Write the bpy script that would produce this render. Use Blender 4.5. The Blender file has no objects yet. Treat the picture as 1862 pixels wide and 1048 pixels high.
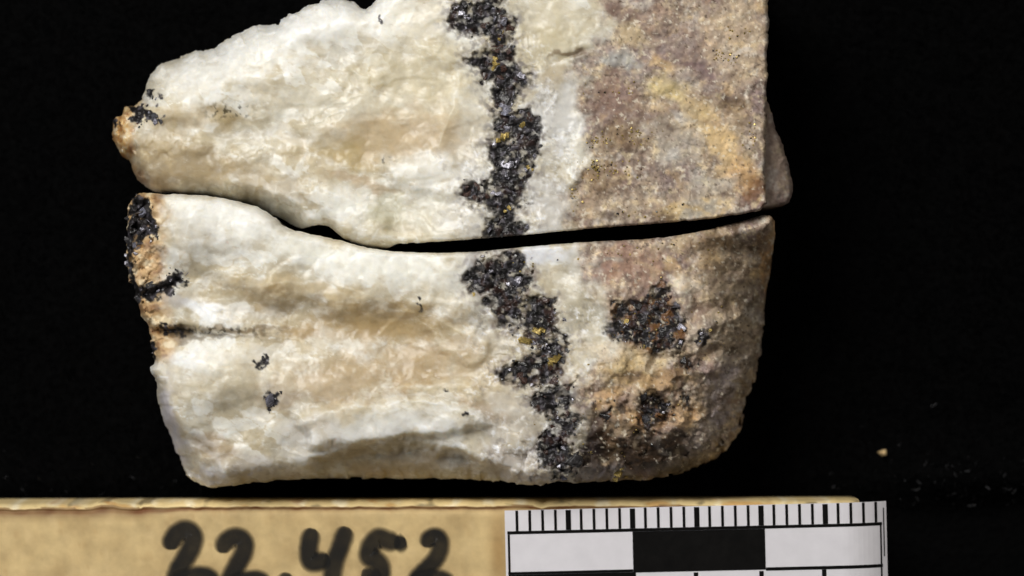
import bpy, bmesh, math, random
import numpy as np
from mathutils import Vector, Matrix, Euler

# ------------------------------------------------------------------ camera, world, lights, exposure
sc = bpy.context.scene
CM = 0.01                       # everything below is laid out in centimetres
H_CAM = 45.0                    # camera height above the velvet (cm)
F_PX = 232.0 * (H_CAM - 1.5)    # 232 photo px per cm on the scale card (z = 1.5 cm)
cam_d = bpy.data.cameras.new('camera')
cam = bpy.data.objects.new('camera', cam_d)
sc.collection.objects.link(cam)
cam.location = (0, 0, H_CAM * CM)
cam_d.sensor_width = 36.0
cam_d.lens = 36.0 * F_PX / 1862.0
cam_d.clip_start = 0.01
cam_d.clip_end = 20.0
cam_d.dof.use_dof = True
cam_d.dof.focus_distance = (H_CAM - 1.85) * CM
cam_d.dof.aperture_fstop = 26.0
sc.camera = cam

world = bpy.data.worlds.new('World')
sc.world = world
world.use_nodes = True
world.node_tree.nodes['Background'].inputs[0].default_value = (0.55, 0.6, 0.7, 1)
world.node_tree.nodes['Background'].inputs[1].default_value = 0.035

def area(name, loc, aim, power, size, col):
    d = bpy.data.lights.new(name, 'AREA')
    d.shape = 'DISK'; d.size = size * CM; d.energy = power; d.color = col
    o = bpy.data.objects.new(name, d)
    sc.collection.objects.link(o)
    o.location = Vector(loc) * CM
    o.rotation_euler = (Vector(aim) - Vector(loc)).to_track_quat('-Z', 'Y').to_euler()
    return o
area('key_lamp', (-9.5, 15.5, 29), (-1.0, 0.6, 1.8), 1.08, 16, (1.0, 0.975, 0.94))
area('left_lamp', (-34, -6, 22), (-0.5, 0, 1.5), 0.30, 12, (0.86, 0.9, 1.0))
area('right_lamp', (34, 8, 30), (0.5, 0, 1.5), 0.30, 10, (1.0, 0.95, 0.88))

sc.view_settings.view_transform = 'Standard'
sc.view_settings.look = 'None'
sc.view_settings.exposure = 0.0
sc.view_settings.gamma = 1.0
sc.view_settings.use_curve_mapping = False
sc.render.engine = 'CYCLES'
sc.cycles.use_denoising = True
sc.cycles.max_bounces = 8
sc.cycles.transparent_max_bounces = 16
sc.cycles.sample_clamp_indirect = 4.0

rnd = random.Random(7)
rng = np.random.default_rng(11)

# ------------------------------------------------------------------ small helpers
def lin(r, g, b):
    f = lambda c: (c / 255 / 12.92) if c / 255 <= 0.04045 else ((c / 255 + 0.055) / 1.055) ** 2.4
    return np.array([f(r), f(g), f(b)])

def scale_at(z): return F_PX / (H_CAM - z)       # photo px per cm at height z

def to_cm(px, py, z):
    s = scale_at(z)
    return (px - 931.0) / s, (524.0 - py) / s

def sstep(a, b, x):
    t = np.clip((x - a) / (b - a), 0, 1)
    return t * t * (3 - 2 * t)

_perm = {}
def _tables(seed):
    if seed not in _perm:
        r = np.random.default_rng(seed + 1000)
        p = r.permutation(256)
        a = r.random(256) * 2 * np.pi
        _perm[seed] = (np.concatenate([p, p, p]), np.cos(a), np.sin(a), r.random(256), r.random(256), r.random(256))
    return _perm[seed]

def perlin(x, y, seed=0):
    p, gx, gy = _tables(seed)[:3]
    xi = np.floor(x).astype(np.int64); yi = np.floor(y).astype(np.int64)
    xf = x - xi; yf = y - yi
    u = xf ** 3 * (xf * (xf * 6 - 15) + 10); v = yf ** 3 * (yf * (yf * 6 - 15) + 10)
    def g(ix, iy, dx, dy):
        h = p[p[ix & 255] + (iy & 255)]
        return gx[h] * dx + gy[h] * dy
    a = g(xi, yi, xf, yf); b = g(xi + 1, yi, xf - 1, yf)
    c = g(xi, yi + 1, xf, yf - 1); d = g(xi + 1, yi + 1, xf - 1, yf - 1)
    return ((a + u * (b - a)) + v * ((c + u * (d - c)) - (a + u * (b - a)))) * 1.5

def fbm(x, y, s, octv=4, seed=0, gain=0.5):
    o = np.zeros(np.shape(x)); a = 1.0; n = 0.0
    for k in range(octv):
        o = o + a * perlin(x / s + 17.3 * k, y / s - 9.1 * k, seed + k)
        n += a; a *= gain; s *= 0.5
    return o / n * 1.4

def ridged(x, y, s, octv=3, seed=0):
    o = np.zeros(np.shape(x)); a = 1.0; n = 0.0
    for k in range(octv):
        o = o + a * (1 - np.abs(perlin(x / s + 5.7 * k, y / s + 3.3 * k, seed + k)) * 1.6)
        n += a; a *= 0.5; s *= 0.5
    return o / n

def worley(x, y, s, seed=0):
    """f1, f2, cell hash and offset to the nearest feature point (in cells)"""
    p, _, _, r1, r2, r3 = _tables(seed)
    x = x / s; y = y / s
    xi = np.floor(x).astype(np.int64); yi = np.floor(y).astype(np.int64)
    f1 = np.full(x.shape, 9.0); f2 = np.full(x.shape, 9.0)
    hid = np.zeros(x.shape, np.int64); ox = np.zeros(x.shape); oy = np.zeros(x.shape)
    for dj in (-1, 0, 1):
        for di in (-1, 0, 1):
            h = p[p[(xi + di) & 255] + ((yi + dj) & 255)]
            dx = xi + di + r1[h] - x; dy = yi + dj + r2[h] - y
            d = np.hypot(dx, dy)
            m = d < f1
            f2 = np.where(m, f1, np.minimum(f2, d))
            hid = np.where(m, h, hid); ox = np.where(m, dx, ox); oy = np.where(m, dy, oy)
            f1 = np.where(m, d, f1)
    return f1, f2, hid, ox, oy

def facets(x, y, s, seed=0, step=0.5):
    """height made of tilted flat cells: cleavage faces, about -1 .. 1, in units of cell size"""
    f1, f2, h, ox, oy = worley(x, y, s, seed)
    _, gx, gy, r1, r2, r3 = _tables(seed)
    return -(gx[h] * ox + gy[h] * oy) + step * (r3[h] - 0.5)

def facets_soft(x, y, s, seed=0, step=0.3, k=16.0):
    """as facets, but neighbouring planes meet in a rounded crease instead of a crack"""
    p, gx, gy, r1, r2, r3 = _tables(seed)
    x = x / s; y = y / s
    xi = np.floor(x).astype(np.int64); yi = np.floor(y).astype(np.int64)
    num = np.zeros(x.shape); den = np.zeros(x.shape) + 1e-12
    for dj in (-1, 0, 1):
        for di in (-1, 0, 1):
            h = p[p[(xi + di) & 255] + ((yi + dj) & 255)]
            dx = xi + di + r1[h] - x; dy = yi + dj + r2[h] - y
            w = np.exp(-k * np.hypot(dx, dy))
            num += w * (-(gx[h] * dx + gy[h] * dy) + step * (r3[h] - 0.5)); den += w
    return num / den

def tri_facets(x, y, s, seed=0, ang=25.0, stretch=1.5):
    """continuous surface of flat triangular faces with sharp creases: broken glassy rock, about -.5 .. .5"""
    p, r3 = _tables(seed)[0], _tables(seed)[5]
    a = math.radians(ang); c, sn = math.cos(a), math.sin(a)
    x, y = warp(x, y, s * 1.1, s * .38, seed + 2)
    u = (x * c + y * sn) / (s * stretch); v = (-x * sn + y * c) / s
    v = v + .5 * u
    ui = np.floor(u).astype(np.int64); vi = np.floor(v).astype(np.int64)
    fu = u - ui; fv = v - vi
    H = lambda i, j: r3[p[p[i & 255] + (j & 255)]]
    h00, h10, h01, h11 = H(ui, vi), H(ui + 1, vi), H(ui, vi + 1), H(ui + 1, vi + 1)
    lo = h00 + fu * (h10 - h00) + fv * (h01 - h00)
    hi = h11 + (1 - fu) * (h01 - h11) + (1 - fv) * (h10 - h11)
    return np.where(fu + fv < 1, lo, hi) - .5

def G(x, y, cx, cy, rx, ry, ang=0.0, p=1.0):
    a = math.radians(ang); c, s = math.cos(a), math.sin(a)
    u = ((x - cx) * c + (y - cy) * s) / rx; v = (-(x - cx) * s + (y - cy) * c) / ry
    return np.exp(-(u * u + v * v) ** p)

def poly_sd(x, y, P):
    """signed distance to a closed polygon (positive inside), nearest segment and parameter on it"""
    P = np.asarray(P, float)
    n = len(P); best = np.full(x.shape, 1e18); seg = np.zeros(x.shape, np.int32); par = np.zeros(x.shape)
    ins = np.zeros(x.shape, bool)
    for i in range(n):
        ax, ay = P[i, :2]; bx, by = P[(i + 1) % n, :2]
        dx, dy = bx - ax, by - ay; L = dx * dx + dy * dy + 1e-9
        t = np.clip(((x - ax) * dx + (y - ay) * dy) / L, 0, 1)
        d = (x - ax - t * dx) ** 2 + (y - ay - t * dy) ** 2
        m = d < best
        best = np.where(m, d, best); seg = np.where(m, i, seg); par = np.where(m, t, par)
        if ay != by:
            c = ((ay > y) != (by > y)) & (x < (bx - ax) * (y - ay) / (by - ay) + ax)
            ins ^= c
    d = np.sqrt(best)
    return np.where(ins, d, -d), seg, par

def chaikin(P, it=1):
    P = np.asarray(P, float)
    for _ in range(it):
        Q = np.roll(P, -1, 0)
        P = np.stack([0.78 * P + 0.22 * Q, 0.22 * P + 0.78 * Q], 1).reshape(-1, P.shape[1])
    return P

def link(o, parent=None):
    sc.collection.objects.link(o)
    if parent is not None: o.parent = parent
    return o

def mesh_np(name, V, F, mat=None, col=None, msk=None, smooth=True):
    """V (n,3) in cm; F list of index tuples or (m,4) array"""
    me = bpy.data.meshes.new(name)
    V = np.asarray(V, float) * CM
    me.from_pydata(V.tolist(), [], [tuple(int(i) for i in f) for f in F])
    if col is not None:
        a = me.color_attributes.new('Col', 'FLOAT_COLOR', 'POINT')
        a.data.foreach_set('color', np.concatenate([col, np.ones((len(col), 1))], 1).astype(np.float32).ravel())
    if msk is not None:
        a = me.color_attributes.new('Mask', 'FLOAT_COLOR', 'POINT')
        a.data.foreach_set('color', np.concatenate([msk, np.ones((len(msk), 1))], 1).astype(np.float32).ravel())
    if smooth: me.polygons.foreach_set('use_smooth', [True] * len(me.polygons))
    if mat: me.materials.append(mat)
    me.update()
    return me

def thing(name, loc, label, cat, group=None):
    e = bpy.data.objects.new(name, None)
    e.empty_display_size = 0.005
    link(e)
    e.location = Vector(loc) * CM
    e['label'] = label; e['category'] = cat
    if group: e['group'] = group
    return e

# ------------------------------------------------------------------ materials
def new_mat(name):
    m = bpy.data.materials.new(name); m.use_nodes = True
    return m, m.node_tree.nodes, m.node_tree.links, m.node_tree.nodes['Principled BSDF']

def rock_material():
    m, N, L, B = new_mat('vein_rock')
    c = N.new('ShaderNodeVertexColor'); c.layer_name = 'Col'
    k = N.new('ShaderNodeVertexColor'); k.layer_name = 'Mask'
    sep = N.new('ShaderNodeSeparateColor'); L.new(k.outputs[0], sep.inputs[0])
    tc = N.new('ShaderNodeTexCoord')
    nz = N.new('ShaderNodeTexNoise'); nz.inputs['Scale'].default_value = 1500; nz.inputs['Detail'].default_value = 5
    L.new(tc.outputs['Object'], nz.inputs['Vector'])
    mr = N.new('ShaderNodeMapRange'); mr.inputs[1].default_value = 0.3; mr.inputs[2].default_value = 0.7
    mr.inputs[3].default_value = 0.9; mr.inputs[4].default_value = 1.08
    L.new(nz.outputs[0], mr.inputs[0])
    mx = N.new('ShaderNodeMix'); mx.data_type = 'RGBA'; mx.blend_type = 'MULTIPLY'; mx.inputs[0].default_value = 1
    L.new(c.outputs[0], mx.inputs[6]); L.new(mr.outputs[0], mx.inputs[7])
    L.new(mx.outputs[2], B.inputs['Base Color'])
    # roughness: quartz 0.42, grainy wall rock 0.7, ore 0.3
    r1 = N.new('ShaderNodeMix'); r1.inputs[2].default_value = 0.36; r1.inputs[3].default_value = 0.62
    L.new(sep.outputs[1], r1.inputs[0])
    r2 = N.new('ShaderNodeMix'); r2.inputs[3].default_value = 0.34
    L.new(sep.outputs[0], r2.inputs[0]); L.new(r1.outputs[0], r2.inputs[2])
    L.new(r2.outputs[0], B.inputs['Roughness'])
    B.inputs['Specular IOR Level'].default_value = 0.36
    # translucency only in the milky quartz
    ss = N.new('ShaderNodeMath'); ss.operation = 'MULTIPLY'; ss.inputs[1].default_value = 0.85
    L.new(sep.outputs[2], ss.inputs[0])
    L.new(ss.outputs[0], B.inputs['Subsurface Weight'])
    B.inputs['Subsurface Radius'].default_value = (1.0, 0.93, 0.80)
    B.inputs['Subsurface Scale'].default_value = 0.0020
    v = N.new('ShaderNodeTexVoronoi'); v.inputs['Scale'].default_value = 900
    L.new(tc.outputs['Object'], v.inputs['Vector'])
    n2 = N.new('ShaderNodeTexNoise'); n2.inputs['Scale'].default_value = 2600; n2.inputs['Detail'].default_value = 3
    L.new(tc.outputs['Object'], n2.inputs['Vector'])
    ad = N.new('ShaderNodeMath'); ad.operation = 'ADD'
    L.new(v.outputs['Distance'], ad.inputs[0]); L.new(n2.outputs[0], ad.inputs[1])
    bp = N.new('ShaderNodeBump'); bp.inputs['Strength'].default_value = 0.14; bp.inputs['Distance'].default_value = 0.00008
    L.new(ad.outputs[0], bp.inputs['Height']); L.new(bp.outputs[0], B.inputs['Normal'])
    return m
M_ROCK = rock_material()

def ore_material(name, base, metal, rough, vary=0.5):
    m, N, L, B = new_mat(name)
    tc = N.new('ShaderNodeTexCoord'); oi = N.new('ShaderNodeObjectInfo')
    nz = N.new('ShaderNodeTexNoise'); nz.inputs['Scale'].default_value = 3.2; nz.inputs['Detail'].default_value = 5
    nz.noise_dimensions = '4D'
    L.new(tc.outputs['Object'], nz.inputs['Vector'])
    mw = N.new('ShaderNodeMath'); mw.operation = 'MULTIPLY'; mw.inputs[1].default_value = 50
    L.new(oi.outputs['Random'], mw.inputs[0]); L.new(mw.outputs[0], nz.inputs['W'])
    rp = N.new('ShaderNodeMapRange'); rp.inputs[1].default_value = 0.32; rp.inputs[2].default_value = 0.68
    rp.inputs[3].default_value = 1 - vary; rp.inputs[4].default_value = 1 + vary
    L.new(nz.outputs[0], rp.inputs[0])
    mx = N.new('ShaderNodeMix'); mx.data_type = 'RGBA'; mx.blend_type = 'MULTIPLY'; mx.inputs[0].default_value = 1
    mx.inputs[6].default_value = (*base, 1); L.new(rp.outputs[0], mx.inputs[7])
    L.new(mx.outputs[2], B.inputs['Base Color'])
    B.inputs['Metallic'].default_value = metal
    rr = N.new('ShaderNodeMapRange'); rr.inputs[3].default_value = rough * 0.7; rr.inputs[4].default_value = rough * 1.5
    L.new(nz.outputs[0], rr.inputs[0]); L.new(rr.outputs[0], B.inputs['Roughness'])
    bp = N.new('ShaderNodeBump'); bp.inputs['Strength'].default_value = 0.5; bp.inputs['Distance'].default_value = 0.00015
    L.new(nz.outputs[0], bp.inputs['Height']); L.new(bp.outputs[0], B.inputs['Normal'])
    return m
M_BLACK = ore_material('black_ore', lin(46, 44, 44), 0.0, 0.24, 0.6)
M_GREY = ore_material('steel_grey_ore', lin(128, 126, 134), 0.6, 0.26, 0.45)
M_BRIGHT = ore_material('bright_cleavage', lin(190, 188, 196), 0.9, 0.28, 0.5)
M_BROWN = ore_material('brown_ore', lin(66, 47, 40), 0.0, 0.26, 0.6)
M_GOLD = ore_material('brassy_ore', lin(168, 146, 84), 0.5, 0.30, 0.6)
M_OCHRE = ore_material('ochre_crust', lin(196, 168, 120), 0.0, 0.6, 0.35)

# ------------------------------------------------------------------ the rocks: shared builder
STEP = 1.7

def build_body(name, outline, zfun, cfun, zref, parent, base, wall_in=8.0, zfloor=-0.02, rings=14, seed=3):
    """outline rows: x, y (photo px), edge rounding width px, edge drop cm, edge raggedness px.
    A relief surface over the outline, a rough wall down to the velvet and a closed underside."""
    O = chaikin(outline, 1)
    x0, y0 = O[:, 0].min() - 14, O[:, 1].min() - 14
    x1, y1 = O[:, 0].max() + 14, O[:, 1].max() + 14
    nx = int((x1 - x0) / STEP) + 1; ny = int((y1 - y0) / STEP) + 1
    X, Y = np.meshgrid(x0 + np.arange(nx) * STEP, y0 + np.arange(ny) * STEP)
    d, seg, par = poly_sd(X, Y, O)
    nxt = (seg + 1) % len(O)
    at = lambda c: O[seg, c] * (1 - par) + O[nxt, c] * par
    wr, hd, rag = at(2), at(3), at(4)
    d = d + rag * (facets_soft(X, Y, 26, seed + 40, .8, 24) * 1.5 + facets_soft(X, Y, 10, seed + 44, .8, 24) * 0.7)
    ins = d > 0
    cell = ins[:-1, :-1] | ins[1:, :-1] | ins[:-1, 1:] | ins[1:, 1:]
    # keep the cell set free of stray islands: drop cells far outside the drawn outline
    gy, gx = np.gradient(d, STEP)
    gl = np.maximum(gx * gx + gy * gy, 0.25)
    mv = np.where(ins, 0, np.clip(-d, 0, STEP * 1.6))
    PX = X + mv * gx / gl; PY = Y + mv * gy / gl
    dd = np.maximum(d, 0)
    t = np.clip(dd / wr, 0, 1)
    Z = zfun(PX, PY) - hd * (1 - np.sqrt(np.clip(1 - (1 - t) ** 2, 0, 1)))
    Z = np.maximum(Z, 0.12)
    idx = np.full(X.shape, -1, np.int64)
    used = np.zeros(X.shape, bool)
    used[:-1, :-1] |= cell; used[1:, :-1] |= cell; used[:-1, 1:] |= cell; used[1:, 1:] |= cell
    idx[used] = np.arange(used.sum())
    cy, cx = np.nonzero(cell)
    Q = np.stack([idx[cy, cx], idx[cy + 1, cx], idx[cy + 1, cx + 1], idx[cy, cx + 1]], 1)
    ux, uy, uz = PX[used], PY[used], Z[used]
    col, msk = cfun(ux, uy, uz)
    # boundary loop
    E = np.concatenate([Q[:, [0, 1]], Q[:, [1, 2]], Q[:, [2, 3]], Q[:, [3, 0]]])
    key = np.minimum(E[:, 0], E[:, 1]) * (len(ux) + 1) + np.maximum(E[:, 0], E[:, 1])
    _, inv, cnt = np.unique(key, return_inverse=True, return_counts=True)
    Bd = E[cnt[inv] == 1]
    nx_of = {}
    for a, b in Bd: nx_of.setdefault(int(a), []).append(int(b))
    loops = []
    while nx_of:
        s = next(iter(nx_of)); lp = [s]; c = s
        while True:
            lst = nx_of[c]; n = lst.pop()
            if not lst: del nx_of[c]
            if n == s or n not in nx_of: break
            lp.append(n); c = n
        loops.append(lp)
    loops.sort(key=len)
    lp = np.array(loops[-1])
    gxu, gyu = gx[used], gy[used]
    V = [np.stack([ux, uy, uz], 1)]; C = [col]; K = [msk]; F = [tuple(q) for q in Q]
    bx, by, bz = ux[lp], uy[lp], uz[lp]
    ox, oy = -gxu[lp], -gyu[lp]; ol = np.hypot(ox, oy) + 1e-6; ox, oy = ox / ol, oy / ol
    for _ in range(6):
        ox = (np.roll(ox, 1) + ox + np.roll(ox, -1)) / 3; oy = (np.roll(oy, 1) + oy + np.roll(oy, -1)) / 3
    arc = np.cumsum(np.hypot(bx - np.roll(bx, 1), by - np.roll(by, 1)))
    base_i = len(ux); prev = lp; n = len(lp)
    bc, bm = col[lp], msk[lp]
    ragb = rag[used][lp]
    ker = 61; pad = np.concatenate([bc[-30:], bc, bc[:30]]); cs = np.cumsum(np.concatenate([np.zeros((1, 3)), pad]), 0)
    bsm = (cs[ker:] - cs[:-ker]) / ker; bs = bc.copy()
    for r in range(1, rings + 1):
        tt = r / rings
        zz = bz * (1 - tt) + zfloor * tt
        nzv = fbm(arc, zz * 237 + 500, 60, 4, seed + 60)
        out = -wall_in * tt ** 0.7 + nzv * np.minimum(ragb, 5) * 1.8 * min(1, r / 3) * (1 if r < rings else 0.5)
        vx, vy = bx + ox * out, by + oy * out
        V.append(np.stack([vx, vy, zz], 1))
        sh = (1 + 0.35 * fbm(arc + 300, zz * 237, 40, 4, seed + 66, .65))[:, None]
        bs = np.roll(bs, int(rnd.uniform(-9, 9)), 0) * .8 + bsm * .2      # lose the edge colours a little with depth
        C.append(np.clip(bs * sh, 0, 0.9)); K.append(bm)
        cur = base_i + (r - 1) * n + np.arange(n)
        p1 = np.roll(prev, -1); c1 = np.roll(cur, -1)
        F += [tuple(q) for q in np.stack([p1, prev, cur, c1], 1)]
        prev = cur
    F.append(tuple(prev))
    V = np.concatenate(V)
    s = scale_at(zref)
    W = np.stack([(V[:, 0] - 931) / s - base[0], (524 - V[:, 1]) / s - base[1], V[:, 2] - base[2]], 1)
    me = mesh_np(name, W, F, M_ROCK, np.concatenate(C), np.concatenate(K))
    o = link(bpy.data.objects.new(name, me), parent)
    def height(px, py):
        j = int(round((px - x0) / STEP)); i = int(round((py - y0) / STEP))
        i = min(max(i, 0), ny - 1); j = min(max(j, 0), nx - 1)
        return float(Z[i, j]), bool(ins[i, j])
    return o, height

def blend(col, m, c):
    m = np.clip(m, 0, 1)[:, None]
    return col * (1 - m) + np.asarray(c) * m

def warp(x, y, s, a, seed):
    return x + a * fbm(x, y, s, 4, seed), y + a * fbm(x, y, s, 4, seed + 20)

def ore_mask(x, y, polys, soft=3.0, seed=70):
    xx, yy = warp(x, y, 30, 15, seed)
    m = np.zeros(x.shape)
    for P in polys:
        P = np.array(P, float)
        b = (xx > P[:, 0].min() - 20) & (xx < P[:, 0].max() + 20) & (yy > P[:, 1].min() - 20) & (yy < P[:, 1].max() + 20)
        if b.any():
            d = np.full(x.shape, -99.0)
            d[b] = poly_sd(xx[b], yy[b], P)[0]
            d = d + 5 * fbm(x, y, 11, 2, seed + 9)
            m = np.maximum(m, sstep(-soft, soft, d))
    return m

def ore_gap(x, y):      # 1 where quartz still shows between the ore grains
    return sstep(.18, .42, fbm(x, y, 24, 3, 395) + .04)

# ---------------------------------------------------------------- upper rock
UP_OUT = [  # x, y, rounding px, edge drop cm, raggedness
 (192,240,40,.8,3),(198,216,36,.7,3),(212,188,34,.7,3),(224,185,34,.7,3),(234,190,40,.7,2),(250,170,60,.6,2),(260,136,70,.6,2),
 (280,112,80,.6,2.5),(312,102,80,.6,2.5),(348,86,80,.55,2.5),(378,88,80,.55,2.5),(402,68,80,.55,2.5),(440,52,70,.5,2.5),(462,39,60,.5,2.5),
 (482,43,60,.5,2),(500,43,60,.45,2),(506,28,60,.45,2),(532,18,60,.45,2),(562,6,60,.4,2),(592,-6,60,.4,2),(630,-6,50,.4,2),
 (646,4,40,.35,2),(658,13,36,.35,2),(668,11,36,.35,2),(682,-2,36,.35,2),(700,-30,40,.35,2),(760,-70,40,.3,2),(1000,-80,30,.2,2),
 (1396,-80,10,.1,1.2),(1397,40,9,.1,1.6),(1396,150,9,.1,1.6),(1392,260,8,.1,1.4),(1391,330,7,.1,1.2),(1396,380,6,.08,1.0),
 (1330,393,5,.05,.8),(1250,402,4,.05,.7),(1150,410,4,.05,.6),(1040,419,4,.05,.6),(940,429,4,.05,.8),(840,437,5,.06,.9),(760,442,6,.1,1.0),
 (722,443,8,.1,1.0),(704,451,24,.3,1),(672,450,26,.35,1),(646,443,26,.4,1),(626,434,22,.4,1.2),(612,424,18,.35,1.2),(600,414,16,.3,1),(586,408,16,.25,1),
 (562,411,20,.2,1),(538,415,26,.2,1),(500,392,30,.2,1),(450,371,36,.25,1),(380,356,40,.3,1),(300,347,40,.4,1.5),(268,346,40,.5,2),
 (242,330,40,.6,2),(228,305,40,.7,2),(226,292,40,.7,2),(206,275,40,.8,2.5),(196,256,40,.8,3)]
UP_ORE = [
 [(820,16),(846,5),(870,2),(908,-4),(918,24),(936,40),(932,70),(908,92),(886,74),(850,66),(816,50)],
 [(890,-20),(912,-20),(918,10),(895,12)],
 [(846,102),(868,93),(900,88),(936,82),(938,108),(957,128),(968,145),(955,168),(928,200),(896,192),(884,165),(904,142),(876,147),(868,130)],
 [(893,194),(930,200),(972,198),(984,235),(980,265),(966,290),(972,316),(952,332),(957,360),(950,382),(932,402),(958,412),(956,436),(876,440),(884,406),(900,386),(868,372),(842,352),(848,338),(870,334),(896,328),(892,290),(888,250),(902,225)],
]
UP_PATCH = [
 [(234,196),(250,191),(262,199),(282,203),(299,212),(286,222),(264,219),(252,231),(240,222)],
 [(260,170),(279,164),(281,174),(266,178)],[(284,178),(291,178),(291,184),(284,184)],
 [(202,216),(214,214),(217,224),(205,228)],[(688,30),(696,28),(695,42),(687,44)],
]
def up_wall(x, y):     # 1 in the grainy wall rock on the right
    xx, yy = warp(x, y, 60, 16, 91)
    P = [(1110,-120),(1090,10),(1105,60),(1060,95),(1042,115),(1048,180),(1066,230),(1060,300),(1036,345),(1030,460),(1500,460),(1500,-120)]
    return sstep(-20, 24, poly_sd(xx, yy, P)[0] + 26 * fbm(x, y, 34, 4, 95))

def grain_relief(x, y, s):
    return facets(x, y, 22, s) * .006 + facets(x, y, 8, s + 1) * .0016 + fbm(x, y, 44, 3, s + 2) * .014 + tri_facets(x, y, 26, s + 4, 30, 1.3) * .022 + tri_facets(x, y, 11, s + 7, -20, 1.3) * .012

def quartz_relief(x, y, s):
    xx, yy = warp(x, y, 70, 30, s + 3)
    rough = sstep(.0, .5, fbm(x, y, 110, 3, s + 30))             # splintery in places, glassy elsewhere
    r = fbm(xx, yy * 1.5, 170, 2, s) * .04
    r += facets_soft(*warp(x, y * 1.5, 130, 40, s + 4), 120, s + 5, .3, 26) * .016          # broad fracture planes
    r += facets_soft(*warp(x, y * 1.6, 60, 16, s + 7), 44, s + 6, .25, 24) * (.0015 + .0085 * rough)
    r += tri_facets(x, y, 74, s + 60, -24, 1.7) * .075 + tri_facets(x, y, 33, s + 63, 20, 1.8) * (.011 + .026 * rough)
    r += tri_facets(x, y, 15, s + 66, -30, 1.8) * (.003 + .010 * rough)
    tf = fbm(*warp(x, y * 1.5, 60, 20, s + 50), 150, 2, s + 51) * 3.0
    fr = tf - np.floor(tf)
    r += (np.floor(tf) + sstep(.0, .16, fr)) * .009 * rough                                 # stepped conchoidal ledges
    r += fbm(x, y, 12, 2, s + 12) * (.0003 + .0012 * rough)
    return r

def up_z(x, y):
    q = up_wall(x, y)
    z = 1.98 + (1 - q) * quartz_relief(x, y, 200) + q * (grain_relief(x, y, 230) * .9)
    xx, yy = warp(x, y, 60, 14, 240)
    z -= .22 * sstep(560, 230, x)                                   # falls away to the left tip
    z += .13 * G(xx, yy, 420, 165, 150, 52, -8)
    z -= .05 * G(xx, yy, 470, 250, 190, 26, 6)
    z += .06 * G(xx, yy, 560, 60, 110, 30, -16)
    z -= .05 * G(xx, yy, 640, 120, 60, 30, 50)
    z -= .52 * sstep(0, 50, poly_sd(xx, yy, [(180,322),(300,332),(400,338),(455,336),(505,340),(575,392),(615,420),(560,470),(180,470)])[0])
    d = poly_sd(xx, yy, [(520,345),(575,318),(625,338),(690,368),(716,398),(728,470),(560,470),(600,410)])[0]
    z += .085 * sstep(-3, 26, d)
    d = poly_sd(xx, yy, [(690,300),(740,278),(820,286),(860,320),(850,360),(760,362),(715,350)])[0]
    z += .06 * sstep(-3, 20, d)
    d = poly_sd(xx, yy, [(760,70),(830,86),(850,120),(800,132),(765,110)])[0]
    z += .04 * sstep(-3, 18, d)
    z += sugar(x, y) * (facets(x, y, 12, 260, .6) * .008 + facets_soft(x, y, 30, 261, .5, 24) * .012)
    m = ore_mask(x, y, UP_ORE)
    z += m * (facets(x, y, 15, 250, .8) * .03 + facets(x, y, 7, 251, .8) * .012 - .03)
    z += .11 * sstep(290, 205, x) * facets_soft(xx, yy, 22, 255, .9, 24)       # knobbly crust on the tip
    z += .012 * q * G(x, y, 1280, 220, 130, 18, 45) - .03 * G(x, y, 1045, 100, 40, 5, -20)
    return z

def sugar(x, y):
    m = G(x, y, 1010, 210, 46, 110) + G(x, y, 990, 380, 60, 46) + G(x, y, 870, 395, 60, 36) + G(x, y, 840, 290, 60, 40) + G(x, y, 900, 100, 70, 60)
    m = m + G(x, y, 920, 700, 70, 120) + G(x, y, 930, 830, 80, 60) + G(x, y, 1060, 590, 50, 80) + G(x, y, 900, 590, 50, 50)
    return np.clip(m, 0, 1) * sstep(-.3, .3, fbm(x, y, 50, 3, 97))

def speck_field(x, y, s, seed, thr):
    f1, f2, h, ox, oy = worley(x, y, s, seed)
    r3 = _tables(seed)[5]
    return (r3[h] > thr) * sstep(.42, .22, f1 + .12 * fbm(x, y, s * .5, 2, seed + 3))

def wall_specks(col, x, y, q, seed):
    cl = fbm(x, y, 60, 3, seed)                                     # specks gather in clusters
    d = sstep(.34, .62, fbm(x, y, 9, 3, seed + 3, .7) + .22 * cl - .04)
    col = blend(col, d * q * .75, lin(82, 66, 50))
    d = sstep(.36, .62, fbm(x, y, 12, 3, seed + 6, .7) - .2 * cl)
    col = blend(col, d * q * .65, lin(226, 216, 194))
    d = sstep(.30, .7, fbm(x, y, 30, 4, seed + 9, .6))
    return blend(col, d * q * .25, lin(196, 180, 150))

def paint(col, x, y, spots, seed, amp=22):
    xx, yy = warp(x, y, 55, amp, seed)
    n = fbm(*warp(x, y * 1.5, 26, 8, seed + 5), 40, 5, seed + 7, .62)
    for cx, cy, rx, ry, ang, rgb, st in spots:
        g = G(xx, yy, cx, cy, rx, ry, ang)
        col = blend(col, st * (.35 * g + .65 * sstep(.2, .72, g * (1 + .7 * n) + .12 * n * sstep(.05, .3, g))), lin(*rgb))
    return col

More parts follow.
